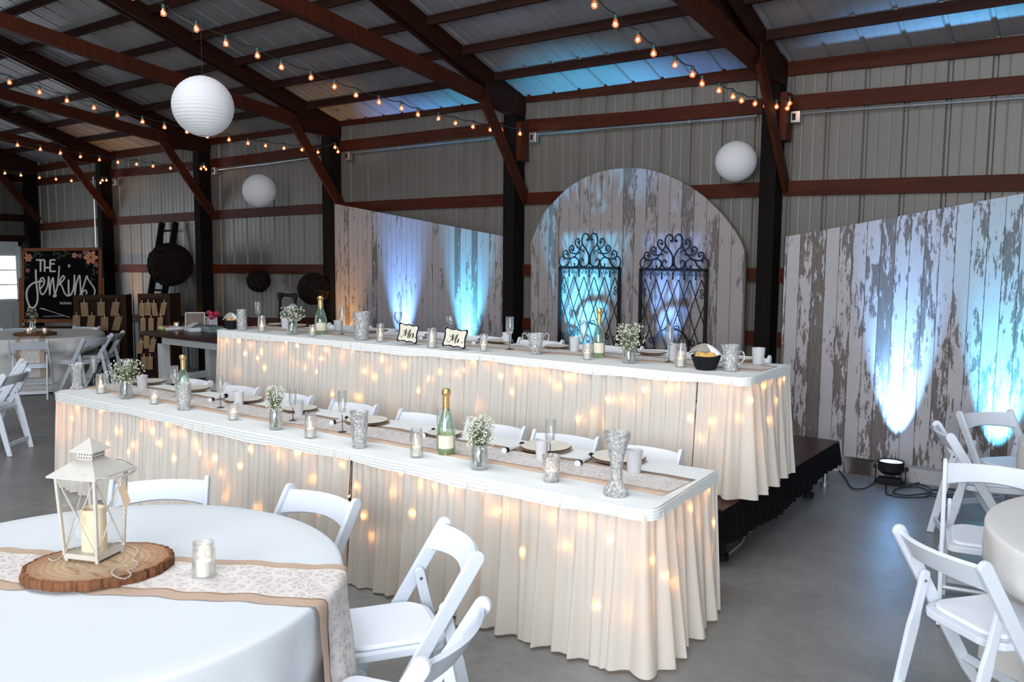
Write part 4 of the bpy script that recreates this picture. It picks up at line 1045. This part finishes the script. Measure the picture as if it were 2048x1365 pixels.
item('flute', 586, 608, 656, 10, zR, 'champagne flute inside the spray of far baby\'s breath', GFl, clear=1)
item('flowers', 585, 638, 670, 20, zR, 'baby\'s breath in a jar near the far end of the raised table', 'baby\'s breath jars', f=(56, 616, 0), n=110)
item('bottle', 642, 592, 669, 24, zR, 'champagne bottle toward the far end of the raised table', 'champagne bottles')
item('votive', 625, 650, 673, 14, zR, 'candle glass touching the far champagne bottle of the raised table', G)
item('cup', 677, 641, 662, 20, zR, 'frosted cup right of the far champagne bottle on the raised table', GCU)
item('flute', 684, 613, 669, 11, zR, 'champagne flute left of the scalloped crystal vase', GFl)
flatitem(752, 664, 50, zR, 'charger plate behind the scalloped crystal vase', GP)
item('vase', 723, 624, 681, 36, zR, 'scalloped crystal vase on a foot, on the raised head table', 'crystal vases', p='bucket')
item('jar', 761, 648, 684, 16, zR, 'candle jar left of the plaque reading Mrs.', G)
item('goblet', 796, 624, 664, 17, zR, 'curvy goblet behind the plaque reading Mrs.', 'goblets')
item('jar', 864, 657, 696, 21, zR, 'candle jar between the two lettered plaques', G)
item('goblet', 901, 633, 672, 17, zR, 'curvy goblet behind the plaque reading Mr.', 'goblets')
item('votive', 967, 669, 703, 17, zR, 'candle glass right of the plaque reading Mr.', G)
napkin(944, 688, 962, 680, zR, 'napkin with black bands beside the plaque reading Mr.', 'napkins on the raised table')
napkin(838, 678, 856, 671, zR, 'napkin with black bands between the two lettered plaques', 'napkins on the raised table')
flatitem(1000, 686, 56, zR, 'charger plate left of the two-handled crystal bowl', GP)
item('cup', 1014, 665, 688, 20, zR, 'frosted cup left of the two-handled crystal bowl', GCU)
item('flute', 1019, 634, 700, 17, zR, 'champagne flute left of the two-handled crystal bowl', GFl)
c, h, r, fa = place(1071, 667, 710, 34, zR); t = empty('crystal_bowl', c, fa); tag(t, 'two-handled crystal bowl in the middle of the raised table', 'bowl')
MB().lathe(sc_prof([(0, .01), (.62, 0), (.6, .05), (.5, .12), (.72, .3), (.9, .6), (1, 1), (.94, 1), (.82, .6), (.6, .3), (0, .14)], r, h), 40, mod=facet(10, .03)).build('bowl', M['crystal'], t)
for s in (-1, 1):
    MB().tube(catmull([(0, s*r*.92, h*.82), (0, s*r*1.25, h*1.0), (0, s*r*1.55, h*.92), (0, s*r*1.35, h*.5), (0, s*r*.8, h*.35)], 6), .004, 8).build('handle', M['crystal'], t)
flatitem(1113, 697, 54, zR, 'charger plate right of the two-handled crystal bowl', GP)
item('cup', 1149, 674, 704, 22, zR, 'frosted cup left of the near champagne bottle on the raised table', GCU)
item('flute', 1166, 640, 712, 18, zR, 'champagne flute left of the near champagne bottle on the raised table', GFl, clear=1)
item('bottle', 1197, 616, 716, 25, zR, 'champagne bottle in front of the iron gates on the raised table', 'champagne bottles')
item('votive', 1174, 688, 720, 20, zR, 'candle glass beside the champagne bottle in front of the iron gates', G)
flatitem(1305, 709, 58, zR, 'charger plate right of the baby\'s breath before the gates', GP)
item('flowers', 1258, 695, 727, 27, zR, 'baby\'s breath in a jar in front of the iron gates', 'baby\'s breath jars', f=(66, 652, 0), n=120)
item('cup', 1345, 688, 722, 22, zR, 'frosted cup behind the candle jar by the near bread basket', GCU)
item('flute', 1338, 650, 725, 17, zR, 'champagne flute left of the near bread basket', GFl)
item('jar', 1361, 688, 735, 23, zR, 'candle jar touching the near bread basket', G)
basket(1411, 689, 741, 62, zR, 'dark basket of rolls under a folded white napkin near the glass pitcher')
flatitem(1492, 723, 44, zR, 'charger plate partly behind the glass pitcher', GP)
c, h, r, fa = place(1460, 690, 743, 36, zR); t = empty('glass_pitcher', c, fa); tag(t, 'pressed glass pitcher with a handle near the open end of the raised table', 'pitcher')
MB().lathe(sc_prof([(0, .01), (.8, 0), (.86, .04), (.76, .1), (.86, .3), (.9, .5), (.8, .75), (1, 1), (.94, 1), (.74, .74), (.8, .4), (.7, .12), (0, .1)], r, h), 40, mod=lambda a, z: 1+.02*math.cos(12*a)+(.14*max(0, math.cos(a+PI/2))**6 if z > h*.9 else 0)).build('body', M['crystal'], t)
MB().tube(catmull([(0, r*.8, h*.75), (0, r*1.35, h*.72), (0, r*1.45, h*.45), (0, r*.82, h*.22)], 6), .005, 8).build('handle', M['crystal'], t)
item('cup', 1516, 696, 730, 27, zR, 'frosted cup at the open end of the raised table', GCU)
# foreground table jar
item('jar', 409, 1083, 1159, 47, .766, 'mason jar with a lit candle on the lantern table runner')

# lettered plaques
def plaque(px0, px1, yt, yb, strokes, zx, zy, label):
    pxm = (px0+px1)/2; c = onz(pxm, yb, zR); aw = Vector((-c.x, -c.y, 0)).normalized(); tl = Matrix.Rotation(R(12), 3, Vector((-aw.y, aw.x, 0)))
    t = empty('lettered_plaque', c); tag(t, label, 'sign', 'wedding plaques')
    n = (aw+Vector((0, 0, .18))).normalized(); pl = Pl(c, aw); pl.n = n; o0 = Vector(c)
    # outline traced in plaque coordinates u,v in 0..1, sheared like the photo
    def W(u, v, off): return pl.hit(px0+(px1-px0)*(u*.88+.12*(1-v)), yt+(yb-yt)*(v*.84+u*.16)-0, off)-o0
    ol = []
    base = [(.04,.12),(.10,.02),(.28,.07),(.42,.06),(.5,.02),(.58,.06),(.72,.07),(.90,.02),(.96,.12),(.93,.3),(.92,.5),(.93,.7),(.96,.88),(.90,.98),(.72,.93),(.58,.94),(.5,.98),(.42,.94),(.28,.93),(.10,.98),(.04,.88),(.07,.7),(.08,.5),(.07,.3)]
    ol = [(p[0], p[1]) for p in catmull([(a, b_, 0) for a, b_ in base], 4, True)]
    MB().prism(ol, lambda u, v, s: W(u, v, 0 if s else -.022)).build('back_board', M['napkin'], t, smooth=False)
    MB().prism(ol, lambda u, v, s: W(.5+(u-.5)*.985, .5+(v-.5)*.985, .004 if s else .0)).build('dark_border', M['black'], t, smooth=False)
    MB().prism(ol, lambda u, v, s: W(.5+(u-.5)*.84, .5+(v-.5)*.84, .006 if s else .003)).build('face', M['label'], t, smooth=False)
    b = MB()
    for st_ in strokes:
        w0 = st_[0]; pts = catmull([(zx(x), zy(y), 0) for x, y in st_[1:]], 5)
        m = len(pts); b.tube([pl.hit(p.x, p.y, .007)-o0 for p in pts], [w0*(.35+.65*math.sin(PI*i/(m-1))) for i in range(m)], 5)
    b.build('lettering', M['black'], t)
mk = .0034
Ms = [(mk*.6, (352,440),(350,480),(372,512),(410,480),(445,410),(492,322)), (mk*.6, (398,345),(425,385),(455,355),(480,325)), (mk*1.6, (492,322),(478,380),(468,430),(450,490)), (mk*.6, (450,490),(500,430),(545,370),(592,330)), (mk*1.6, (592,330),(560,400),(530,460),(510,525)), (mk*.6, (510,525),(530,530),(548,500))]
Mrs = Ms+[(mk*.7, (540,505),(575,450),(590,422)), (mk*1.5, (590,422),(575,470),(556,525)), (mk*.7, (560,510),(580,450),(612,428)), (mk*.8, (610,520),(640,470),(655,415)), (mk*1.3, (655,415),(628,450),(650,490),(630,525)), (mk*.7, (630,525),(605,528),(600,505)), (mk*1.9, (686,514),(692,520),(688,526))]
plaque(790, 842, 643, 691, Mrs, lambda x: 770+x/11.38, lambda y: 630+y/11.38, 'small scalloped plaque reading Mrs. in script')
sh = lambda L_: [tuple([s[0]]+[(x+1070, y+115) for x, y in s[1:]]) for s in L_]
Mr = sh(Ms)+[(mk*.7, (1630,625),(1665,570),(1680,545)), (mk*1.5, (1680,545),(1665,595),(1646,645)), (mk*.7, (1650,630),(1672,570),(1704,548)), (mk*1.9, (1742,630),(1748,636),(1744,642))]
plaque(880, 940, 652, 701, Mr, lambda x: 770+x/11.38, lambda y: 630+y/11.38, 'small scalloped plaque reading Mr. in script')

# ------------------------------------------------------------------ far round table top
c0 = Vector((-12.3, 5.45, .764)); aw = Vector((-c0.x, -c0.y, 0)).normalized()
def FZ(px, py, z=.764): return onz(px, py, z)
q = [onz(x, y, .765) for x, y in ((68, 678), (92, 668), (118, 658))]
def fr_(u, v):
    d = Vector((c0.x, c0.y, 0)); dr_ = Vector((1.05, -.55, 0)).normalized(); dn_ = Vector((-dr_.y, dr_.x, 0))
    s = -.885+1.77*u*1.0
    if u > .8:
        k = (u-.8)/.2; p = d+dr_*(.905+.02*k)+dn_*((v-.5)*.32); return (p.x, p.y, .765-.50*k)
    s = -.88+u/.8*1.78; p = d+dr_*s+dn_*((v-.5)*.32); return (p.x, p.y, .7655)
o = MB().grid(60, 4, fr_).build('table_runner', M['burlap'], smooth='all'); tag(o, 'burlap and lace runner hanging over the edge of the far round table', 'table runner')
def fl_(u, v):
    p = fr_(u, .17+.66*v); k = .004; return (p[0]+(.006 if u > .8 else 0), p[1]-(.004 if u > .8 else 0), p[2]+.003)
MB().grid(80, 6, fl_).build('lace', M['lace'], o, smooth='all')
c = onz(70, 668, .78); t = empty('wood_slice', (c.x, c.y, .768)); tag(t, 'dark slice of a log on the far round table', 'wood slice')
MB().lathe([(0, .03), (.24, .03), (.26, .028), (.27, .015), (.26, 0)], 40).build('sawn_face', M['bark'], t)
for px, py, lb in ((57, 668, 'votive candle on the far table slice, nearest the door'), (63, 666, 'votive candle under the far baby\'s breath jar'), (89, 668, 'votive candle on the far table slice, away from the door')):
    item('votive', px, py-12, py, 8, .80, lb, 'votives on the far round table')
item('flowers', 66, 644, 667, 10, .80, 'baby\'s breath in a jar on the far round table', 'baby\'s breath jars', f=(22, 616, 0), n=60)

# ------------------------------------------------------------------ chalkboard on an easel
def upright(px, py, dist): d = ray(px, py); dh = Vector((d.x, d.y, 0)); p = CAM+d*(dist/dh.length); return Pl(p, -dh)
cb = upright(122, 570, 16.0); o0 = cb.hit(122, 643); o0.z = 0
t = empty('chalkboard_easel', o0); tag(t, 'large black chalkboard in an orange-brown frame with chalk lettering and flowers', 'chalkboard')
def cprism(pts, o1, o2, name, mat, par): return MB().prism(pts, lambda u, v, s: cb.hit(u, v, o2 if s else o1)-o0).build(name, mat, par, smooth=False)
cprism([(47, 500), (198, 498), (198, 641), (47, 641)], .0, .03, 'slate', M['slate'], t)
b = MB()
for poly in ([(43.5,497),(203,495),(203,501),(43.5,503)], [(43.5,497),(48.5,497),(48.5,645),(43.5,645)], [(196.5,495),(203,495),(203,645),(196.5,645)], [(43.5,638),(203,638),(203,645),(43.5,645)]):
    b.prism(poly, lambda u, v, s: cb.hit(u, v, .055 if s else -.01)-o0)
b.build('frame', M['chalkframe'], t, smooth=False)
for x in (41, 205):
    b = MB(); b.prism([(x-3, 556), (x+3, 556), (x+3, 740), (x-3, 740)], lambda u, v, s: (lambda p: Vector((p.x, p.y, max(p.z, 0))))(cb.hit(u, v, .03 if s else -.04))-o0)
    b.build('easel_leg', M['chalkframe'], t, smooth=False)
for yy in (655,):
    cprism([(44, yy-2), (203, yy-2), (203, yy+2), (44, yy+2)], -.03, .01, 'cross_rail', M['frame_brown'], t)
def zz(x, y): return (x/4.015, 420+y/4.015)
def stroke(mb, pts, w, k=6, off=.034):
    P_ = catmull([(*zz(x, y), 0) for x, y in pts], k) if len(pts) > 2 else [Vector((*zz(x, y), 0)) for x, y in pts]
    mb.tube([cb.hit(p.x, p.y, off)-o0 for p in P_], w, 5)
b = MB(); W1 = .016
for s in (((290,403),(358,403)), ((326,403),(326,497)), ((359,403),(359,497)), ((403,403),(403,497)), ((359,464),(403,464)), ((403,403),(446,403)), ((403,434),(440,434)), ((403,495),(448,493))): stroke(b, s, W1)
b.build('lettering', M['chalk'], t)
b = MB(); W2 = .013
stroke(b, [(288,478),(289,540),(296,620),(303,690),(296,750),(270,785),(240,775),(220,725),(214,670),(228,625),(262,592),(300,580),(345,573)], W1)
stroke(b, [(318,640),(345,610),(358,575),(345,545),(325,560),(318,610),(325,660),(342,680),(365,655),(385,600),(392,535),(396,600),(400,685)], W2)
stroke(b, [(400,685),(408,600),(425,545),(432,600),(438,660),(450,690),(430,695),(450,660)], W2)
stroke(b, [(476,450),(470,540),(455,640),(432,695)], W2)
stroke(b, [(465,610),(495,580),(518,548),(505,530),(480,575),(500,620),(520,670),(548,690),(552,620),(550,560)], W2)
stroke(b, [(550,560),(550,640),(560,688),(585,650),(596,590),(598,520),(600,620),(602,685)], W2)
stroke(b, [(602,685),(612,600),(630,540),(640,530),(645,600),(650,665),(668,690)], W2)
stroke(b, [(705,530),(690,550),(672,610),(650,670),(630,700),(665,660),(685,645),(697,662),(690,678)], W2)
stroke(b, [(690,530),(715,570),(750,620),(762,655),(750,690)], W2)
stroke(b, [(548,448),(556,440),(562,452),(553,460),(547,450)], .008)
stroke(b, [(318,790),(400,812),(480,838),(562,864)], .005); stroke(b, [(318,790),(345,792),(370,800)], .005); stroke(b, [(345,855),(430,853),(520,850)], .004)
for i in range(6): stroke(b, [(482+i*16, 735+(i % 2)*6), (486+i*16, 760), (493+i*16, 742)], .004, 3)
b.build('lettering', M['chalk'], t)
def bloom(x, y, r, pet, mat, nm='flower_drawing', dk=None):
    b = MB(); px, py = zz(x, y); r /= 4.015
    for i in range(pet):
        a = 2*PI*i/pet; pts = []
        for k in range(8):
            q = 2*PI*k/8; uu = .55*r+.45*r*math.cos(q); vv = .30*r*math.sin(q); pts.append((px+uu*math.cos(a)-vv*math.sin(a), py+uu*math.sin(a)+vv*math.cos(a)))
        b.prism(pts, lambda u, v, s: cb.hit(u, v, .036 if s else .031)-o0)
    b.build(nm, mat, t, smooth=False)
bloom(728, 383, 60, 6, M['peach']); bloom(228, 385, 36, 6, M['peach']); bloom(598, 366, 26, 5, M['peach']); bloom(683, 345, 26, 5, M['mauve']); bloom(770, 440, 26, 5, M['mauve']); bloom(203, 350, 18, 5, M['mauve']); bloom(222, 487, 22, 5, M['mauve']); bloom(640, 370, 22, 5, M['mauve'])
for x, y, r in ((480,370,34),(530,350,30),(290,350,34),(330,360,22),(210,440,26),(205,545,26),(760,500,34),(740,560,24),(700,440,24),(440,350,22)): bloom(x, y, r, 3, M['leafchalk'], 'leaf_drawing')

# ------------------------------------------------------------------ escort card frames
def cardframe(px0, px1, pxs, yt, dist, label):
    pl = upright((px0+px1)/2, 640, dist); o0 = pl.hit((px0+px1)/2, yt+60); o0.z = 0
    t = empty('card_display_frame', o0); tag(t, label, 'display frame', 'escort card displays')
    L, Rr = pl.hit(px0, yt), pl.hit(px1, yt); zt = L.z; u = (Rr-L); u.z = 0; wd_ = u.length; u.normalize(); n = pl.n
    back = pl.hit(px0, yt); dpt = .22
    def q(s, z, o_): v = Vector((L.x, L.y, 0))+u*s+n*o_; v.z = z; return v-o0
    def bar(s0, s1, z0, z1, oa, ob, nm, mat):
        MB().add_box8([q(s0, z0, ob), q(s1, z0, ob), q(s1, z0, oa), q(s0, z0, oa), q(s0, z1, ob), q(s1, z1, ob), q(s1, z1, oa), q(s0, z1, oa)]).build(nm, mat, t, smooth=False)
    fw = wd_*.11
    bar(0, fw, 0, zt, -.05, .02, 'stile', M['frame_brown']); bar(wd_-fw, wd_, 0, zt, -.05, .02, 'stile', M['frame_brown'])
    bar(0, wd_, zt-.07, zt, -.05, .022, 'rail', M['frame_brown']); bar(0, wd_, 0, .1, -.05, .022, 'rail', M['frame_brown']); bar(0, wd_, zt*.47, zt*.47+.06, -.05, .022, 'rail', M['frame_brown'])
    bar(fw, wd_-fw, .1, zt-.07, -.05, -.04, 'backing', M['rafter'])
    # hinged second leaf folding away behind, like a screen
    s1 = q(wd_, 0, -.0); e = n*-.30+u*(.16 if px1 > 300 else .10)
    v8 = [s1, s1+e, s1+e+n*-.03, s1+n*-.03]; v8 = v8+[v+Vector((0, 0, zt)) for v in v8]
    MB().add_box8(v8).build('folded_leaf', M['frame_brown'], t, smooth=False)
    return pl
def add_box8(s, v): s.add(v, [(3,2,1,0),(4,5,6,7),(0,1,5,4),(1,2,6,5),(2,3,7,6),(3,0,4,7)]); return s
MB.add_box8 = add_box8
p1 = cardframe(146, 251, 265, 591, 15.0, 'wide dark wooden frame of hanging kraft cards in front of the chalkboard')
p2 = cardframe(275, 339, 355, 588, 13.3, 'narrow dark wooden frame of hanging kraft cards beside the farmhouse table')
def card(pl, px, py, w, h, label, lean=.0):
    c = pl.hit(px, py-h/2, .035)
    o = MB().prism([(px-w/2+lean*h, py-h/2), (px+w/2+lean*h, py-h/2), (px+w/2-lean*h, py+h/2), (px-w/2-lean*h, py+h/2)], lambda u, v, s: pl.hit(u, v, .036 if s else .033)).build('escort_card', M['kraft'], smooth=False)
    tag(o, label, 'card', 'kraft escort cards')
    MB().prism([(px-1+lean*h, py-h/2-6), (px+1+lean*h, py-h/2-6), (px+1.2+lean*h, py-h/2+4), (px-.8+lean*h, py-h/2+4)], lambda u, v, s: pl.hit(u, v, .046 if s else .036)).build('clothespin', M['pin'], o, smooth=False)
o_ = ['first', 'second', 'third', 'fourth', 'fifth']
for r_, (row, nm) in enumerate(zip(([(169,619,.04),(202,618,.0),(230,618,-.08)], [(153,645,0),(182,645,-.06),(209,648,.0),(234,647,-.12)], [(190,700,0),(232,696,-.05)]), ('top', 'second', 'lower'))):
    for i, (x, y, l) in enumerate(row): card(p1, x, y, 15, 28, 'kraft card in the %s row of the wide frame, %s from the chalkboard side' % (nm, o_[i]), -l)
for r_, (row, nm) in enumerate(zip(([(284,619,0),(296,618,0),(309,619,.06),(326,618,-.10)], [(286,649,0),(302,649,.0),(320,647,-.04)], [(280,694,-.06),(293,684,0),(305,691,-.08)], [(288,726,0),(300,726,0)]), ('top', 'second', 'third', 'bottom'))):
    for i, (x, y, l) in enumerate(row): card(p2, x, y, 11, 26, 'kraft card in the %s row of the narrow frame, %s from the chalkboard side' % (nm, o_[i]), -l)

# ------------------------------------------------------------------ farmhouse table with gifts
fx, fy = -10.14, 6.0
t = empty('farmhouse_table', (fx, fy, 0)); tag(t, 'tall farmhouse table with a dark top and white painted legs', 'table')
FL_, FW_, FH_ = 2.56, .80, .83
MB().box((-.22, -.12, FH_), (FL_, FW_+.10, FH_+.05)).build('table_top', M['darktop'], t, smooth=False, bevel=.005)
for nm, c in (('apron', ((.0, -.0, FH_-.10), (FL_-.1, .03, FH_))), ('apron', ((0, FW_-.03, FH_-.10), (FL_-.1, FW_, FH_))), ('apron', ((0, 0, FH_-.10), (.03, FW_, FH_))),
              ('stretcher', ((.1, .03, .22), (FL_-.1, .07, .31))), ('stretcher', ((0.02, .06, .22), (.08, FW_-.03, .31)))):
    MB().box(*c).build(nm, M['white_paint'], t, smooth=False)
for x in (0, FL_-.2):
    for y in (0, FW_-.11): MB().box((x, y, 0), (x+.11, y+.11, FH_)).build('leg', M['white_paint'], t, smooth=False, bevel=.004)
fz = FH_+.05
def fp(px, py): return onz(px, py, fz)
# framed sign
pl = upright(392, 640, math.hypot(*fp(392, 657).xy))
o0 = pl.hit(392, 648)
def fpr(pts, a, b_, nm, mat, par=None): return MB().prism(pts, lambda u, v, s: pl.hit(u, v, b_ if s else a)).build(nm, mat, par, smooth=False)
o = fpr([(371, 626), (409, 626), (409, 657), (371, 657)], -.015, .0, 'framed_sign', M['greywood']); tag(o, 'small grey wood sign in a thin white frame on the farmhouse table', 'sign')
b = MB()
for poly in ([(370,625),(410,625),(410,627),(370,627)], [(370,625),(372,625),(372,657),(370,657)], [(408,625),(410,625),(410,657),(408,657)]): b.prism(poly, lambda u, v, s: pl.hit(u, v, .012 if s else -.016))
b.build('frame', M['whitecard'], o, smooth=False)
c = fp(385, 662)
o = MB().box((-.17, -.08, .001), (.17, .08, .05)).build('card_box', M['whitecard'], smooth=False, bevel=.003); o.location = (c.x, c.y, fz); o.rotation_euler.z = R(-20); tag(o, 'low white card box with propped cards on the farmhouse table', 'box')
o2 = MB(); o2.add([(-.15, -.05, .052), (.12, -.05, .052), (.12, .05, .115), (-.15, .05, .10)], [(0, 1, 2, 3)]); o2.build('lid', M['whitecard'], o, smooth=False, solid=.004)
c = fp(415, 655); o = MB().box((-.06, -.06, 0), (.06, .06, .15)).build('gift_bag', M['whitecard'], smooth=False, bevel=.002); o.location = (c.x+.0, c.y+.06, fz); tag(o, 'small patterned gift bag with red tissue on the farmhouse table', 'gift bag')
b = MB(); rr = random.Random(3)
for i in range(14): b.ball((rr.uniform(-.05, .13), rr.uniform(-.05, .05), .16+rr.uniform(-.02, .05)), rr.uniform(.02, .04), 5, 4)
b.build('tissue', M['red'], o, smooth=False)
b = MB()
for i in range(16): b.ball((rr.uniform(-.055, .055), -.061, rr.uniform(.01, .14)), .009, 6, 4, 1)
b.build('flower_print', M['mauve'], o)
c = fp(418, 664); o = MB().box((-.17, -.10, .001), (.17, .10, .075)).build('patterned_box', M['bluegrey'], smooth=False, bevel=.004); o.location = (c.x, c.y+.03, fz); o.rotation_euler.z = R(-12); tag(o, 'blue-grey patterned box at the raised table end of the farmhouse table', 'box')
for px, py, m_, lb in ((326, 661, 'lime', 'lime green candy ball on the farmhouse table'), (334, 660, 'red', 'red candy ball on the farmhouse table')):
    c = fp(px, py); o = MB().ball((0, 0, .028), .028, 14, 10).build('candy_ball', M[m_]); o.location = (c.x, c.y, fz); tag(o, lb, 'ball')
item('votive', 353, 645, 658, 10, fz, 'votive candle glowing on the farmhouse table')
c = fp(341, 658); o = MB().box((-.12, -.12, 0), (.2, .10, .035)).build('white_tray', M['whitecard'], smooth=False, bevel=.003); o.location = (c.x, c.y, fz); o.rotation_euler.z = R(-15); tag(o, 'flat white tray behind the votive on the farmhouse table', 'tray')
# ------------------------------------------------------------------ ladder, twig balls, pipe frame
lt = [ony(311, 440, 7.98), ony(335, 438, 7.98)]
x0, x1, zt = ony(306, 560, 7.8).x, ony(333, 560, 7.8).x, 2.40
t = empty('leaning_ladder', ((x0+x1)/2, 7.5, 0)); tag(t, 'old dark wooden ladder leaning on the wall behind the big twig ball', 'ladder'); xm = (x0+x1)/2
for x in (x0-xm, x1-xm): MB().beam((x, 0, 0), (x, .50, zt+.02), .05, .09).build('side_rail', M['post'], t, smooth=False)
for i in range(7):
    z = .3+i*.33; MB().tube([(x0-xm, .5*z/zt, z), (x1-xm, .5*z/zt, z)], .017, 8).build('rung', M['post'], t)
rr = random.Random(9)
def twigball(px, py, rpx, y, label, n):
    c = ony(px, py, y); r = rpx*depth(c)/FPX; b = MB()
    for i in range(n):
        ax = Vector((rr.gauss(0, 1), rr.gauss(0, 1), rr.gauss(0, 1))).normalized(); a1 = ax.orthogonal().normalized(); a2 = ax.cross(a1); rad = r*rr.uniform(.86, 1.0); off = rr.uniform(-.35, .35)*r
        rc = math.sqrt(max(rad*rad-off*off, .001)); ph = rr.uniform(0, 6); ln = rr.uniform(2.5, 6.2); m = 18
        b.tube([ax*off+(a1*math.cos(ph+ln*k/m)+a2*math.sin(ph+ln*k/m))*rc*(1+.02*math.sin(k*1.7+i)) for k in range(m+1)], r*rr.uniform(.018, .04), 5)
    o = b.build('twig_ball', M['twig']); o.location = c; tag(o, label, 'twig ball', 'grapevine balls hung along the wall')
    MB().tube([(0, 0, r*.9), (0, .0, r+.12), (0, 8.07-y, r+.42)], .002, 4).build('hanging_wire', M['wire'], o)
twigball(341, 530, 43, 7.40, 'large ball of dark twigs hanging before the ladder', 150)
twigball(517, 562, 23, 7.80, 'smallest dark twig ball on the wall, above the pipe frame', 100)
twigball(627, 578, 32, 7.70, 'medium dark twig ball beside the post at the pale slanted backdrop', 110)
a, c_, d_ = ony(560, 590, 7.16), ony(590, 590, 7.16), ony(557, 650, 7.16)
t = empty('pipe_frame', ((a.x+c_.x)/2, 7.16, 0)); tag(t, 'arch of black iron pipe standing behind the raised table', 'pipe frame'); xm = (a.x+c_.x)/2
zt = a.z; zb_ = 0.0
b = MB(); b.tube([(a.x-xm-.03, 0, zb_), (a.x-xm, 0, zt)], .022, 10); b.tube([(c_.x-xm+.02, 0, zb_), (c_.x-xm, 0, zt)], .022, 10); b.tube([(a.x-xm, 0, zt), (c_.x-xm, 0, zt)], .022, 10); b.build('pipe', M['black'], t)
for x in (a.x-xm, c_.x-xm):
    b = MB(); b.tube([(x, 0, zt-.06), (x, 0, zt+.02)], .032, 12); s_ = 1 if x < 0 else -1; b.tube([(x-.02*s_, 0, zt), (x+.06*s_, 0, zt)], .031, 12); b.build('elbow', M['iron'], t)
# ------------------------------------------------------------------ paper lanterns
def lantern(px, py, rpx, r, label):
    d = ray(px, py); c = CAM+d*(r*FPX/rpx); b = MB(); prof = []
    N = 96
    for i in range(N+1):
        a = PI*(.045+.91*i/N); rib = 1+.014*abs(math.sin(i*PI/4))
        prof.append((r*rib*math.sin(a), -r*rib*.985*math.cos(a)))
    o = b.lathe(prof, 56).build('paper_lantern', M['paper'], smooth='all'); o.location = c; tag(o, label, 'paper lantern', 'round white paper lanterns')
    w = MB()
    for s in (-1, 1): w.lathe([(r*.15, s*r*.97), (r*.16, s*r*.985), (r*.15, s*r*1.0)], 24, close=True)
    w.tube([(-r*.0, 0, -r*.9), (0, 0, r*.98)], .0015, 4); w.build('wire_frame', M['galv'], o)
    top = zb(c.y)+.09 if abs(c.y) < 8 else 3.6
    MB().tube([(0, 0, r*.95), (0, 0, top-c.z)], .0012, 4).build('hanging_cord', M['wire'], o)
    return o
lantern(406, 213, 59, .235, 'largest-looking white paper lantern, hanging above the far end of the tables')
lantern(519, 382, 33, .225, 'white paper lantern hanging before the wall above the smallest twig ball')
lantern(1472, 323, 40, .19, 'white paper lantern beside the post right of the arched backdrop')
# ------------------------------------------------------------------ festoon string lights
S = [
 (-2.80, 'over the post right of the arched backdrop', [(1120,-30),(1157,-12),(1189,11),(1231,49),(1276,80),(1307,108),(1350,131),(1385,150),(1404,168),(1438,182),(1466,194),(1483,202),(1510,208),(1531,212),(1553,214),(1579,207),(1575,217)]),
 (-5.80, 'over the post left of the arched backdrop', [(205,-40),(265,-6),(327,27),(393,59),(452,88),(515,112),(563,135),(622,156),(669,174),(712,191),(758,205),(803,217),(836,230),(877,238),(911,247),(946,254),(981,260),(1003,261),(1040,268)]),
 (-8.90, 'over the post at the pale slanted backdrop', [(-40,145),(19,165),(79,185),(134,202),(188,216),(235,231),(285,244),(329,255),(374,264),(415,274),(458,280),(496,287),(531,292),(568,297),(604,300),(636,305),(670,295),(676,304)]),
 (-11.95, 'over the post right of the leaning ladder', [(-12,283),(35,291),(81,299),(121,307),(161,314),(199,320),(236,325),(273,329),(306,333),(341,337),(371,339),(408,334),(402,338),(412,339)]),
 (-14.98, 'over the post behind the chalkboard', [(-22,342),(10,347),(42,351),(79,356),(112,359),(143,362),(175,364),(201,366),(205,361),(213,361)])]
bulb0 = None
for X, lb, pts in S:
    t = empty('string_lights', (X, 6, 3.3)); T0 = Vector((X, 6, 3.3)); tag(t, 'strand of round amber bulbs '+lb, 'string lights', 'festoon strands')
    pos = []
    for px, py in pts:
        p = onx(px, py, X)
        if p.y > 7.82: p = ony(px, py, 7.78)
        pos.append(p)
    up = [p+Vector((0, 0, .055)) for p in pos]; w = MB()
    cur = []
    for a, b_ in zip(up, up[1:]):
        for k in range(5): q = k/5; cur.append(a.lerp(b_, q)-Vector((0, 0, .02*math.sin(PI*q)))-T0+Vector((0, 0, .012)))
    cur.append(up[-1]-T0); w.tube(cur, .0045, 5); w.build('wire', M['wire'], t)
    for p in pos:
        if bulb0 is None:
            bu = MB().lathe([(.010, .034), (.012, .026), (.020, .012), (.0235, 0), (.020, -.013), (.010, -.021), (0, -.024)], 16).build('bulb', M['bulbglass'], t)
            MB().ball((0, 0, .001), .009, 8, 6, 1.2).build('filament', M['filament'], bu)
            MB().lathe([(0, .062), (.013, .062), (.014, .034), (0, .034)], 10).build('socket', M['socket'], bu); bulb0 = bu
        else: bu = copy_tree(bulb0, t)
        bu.location = p-T0
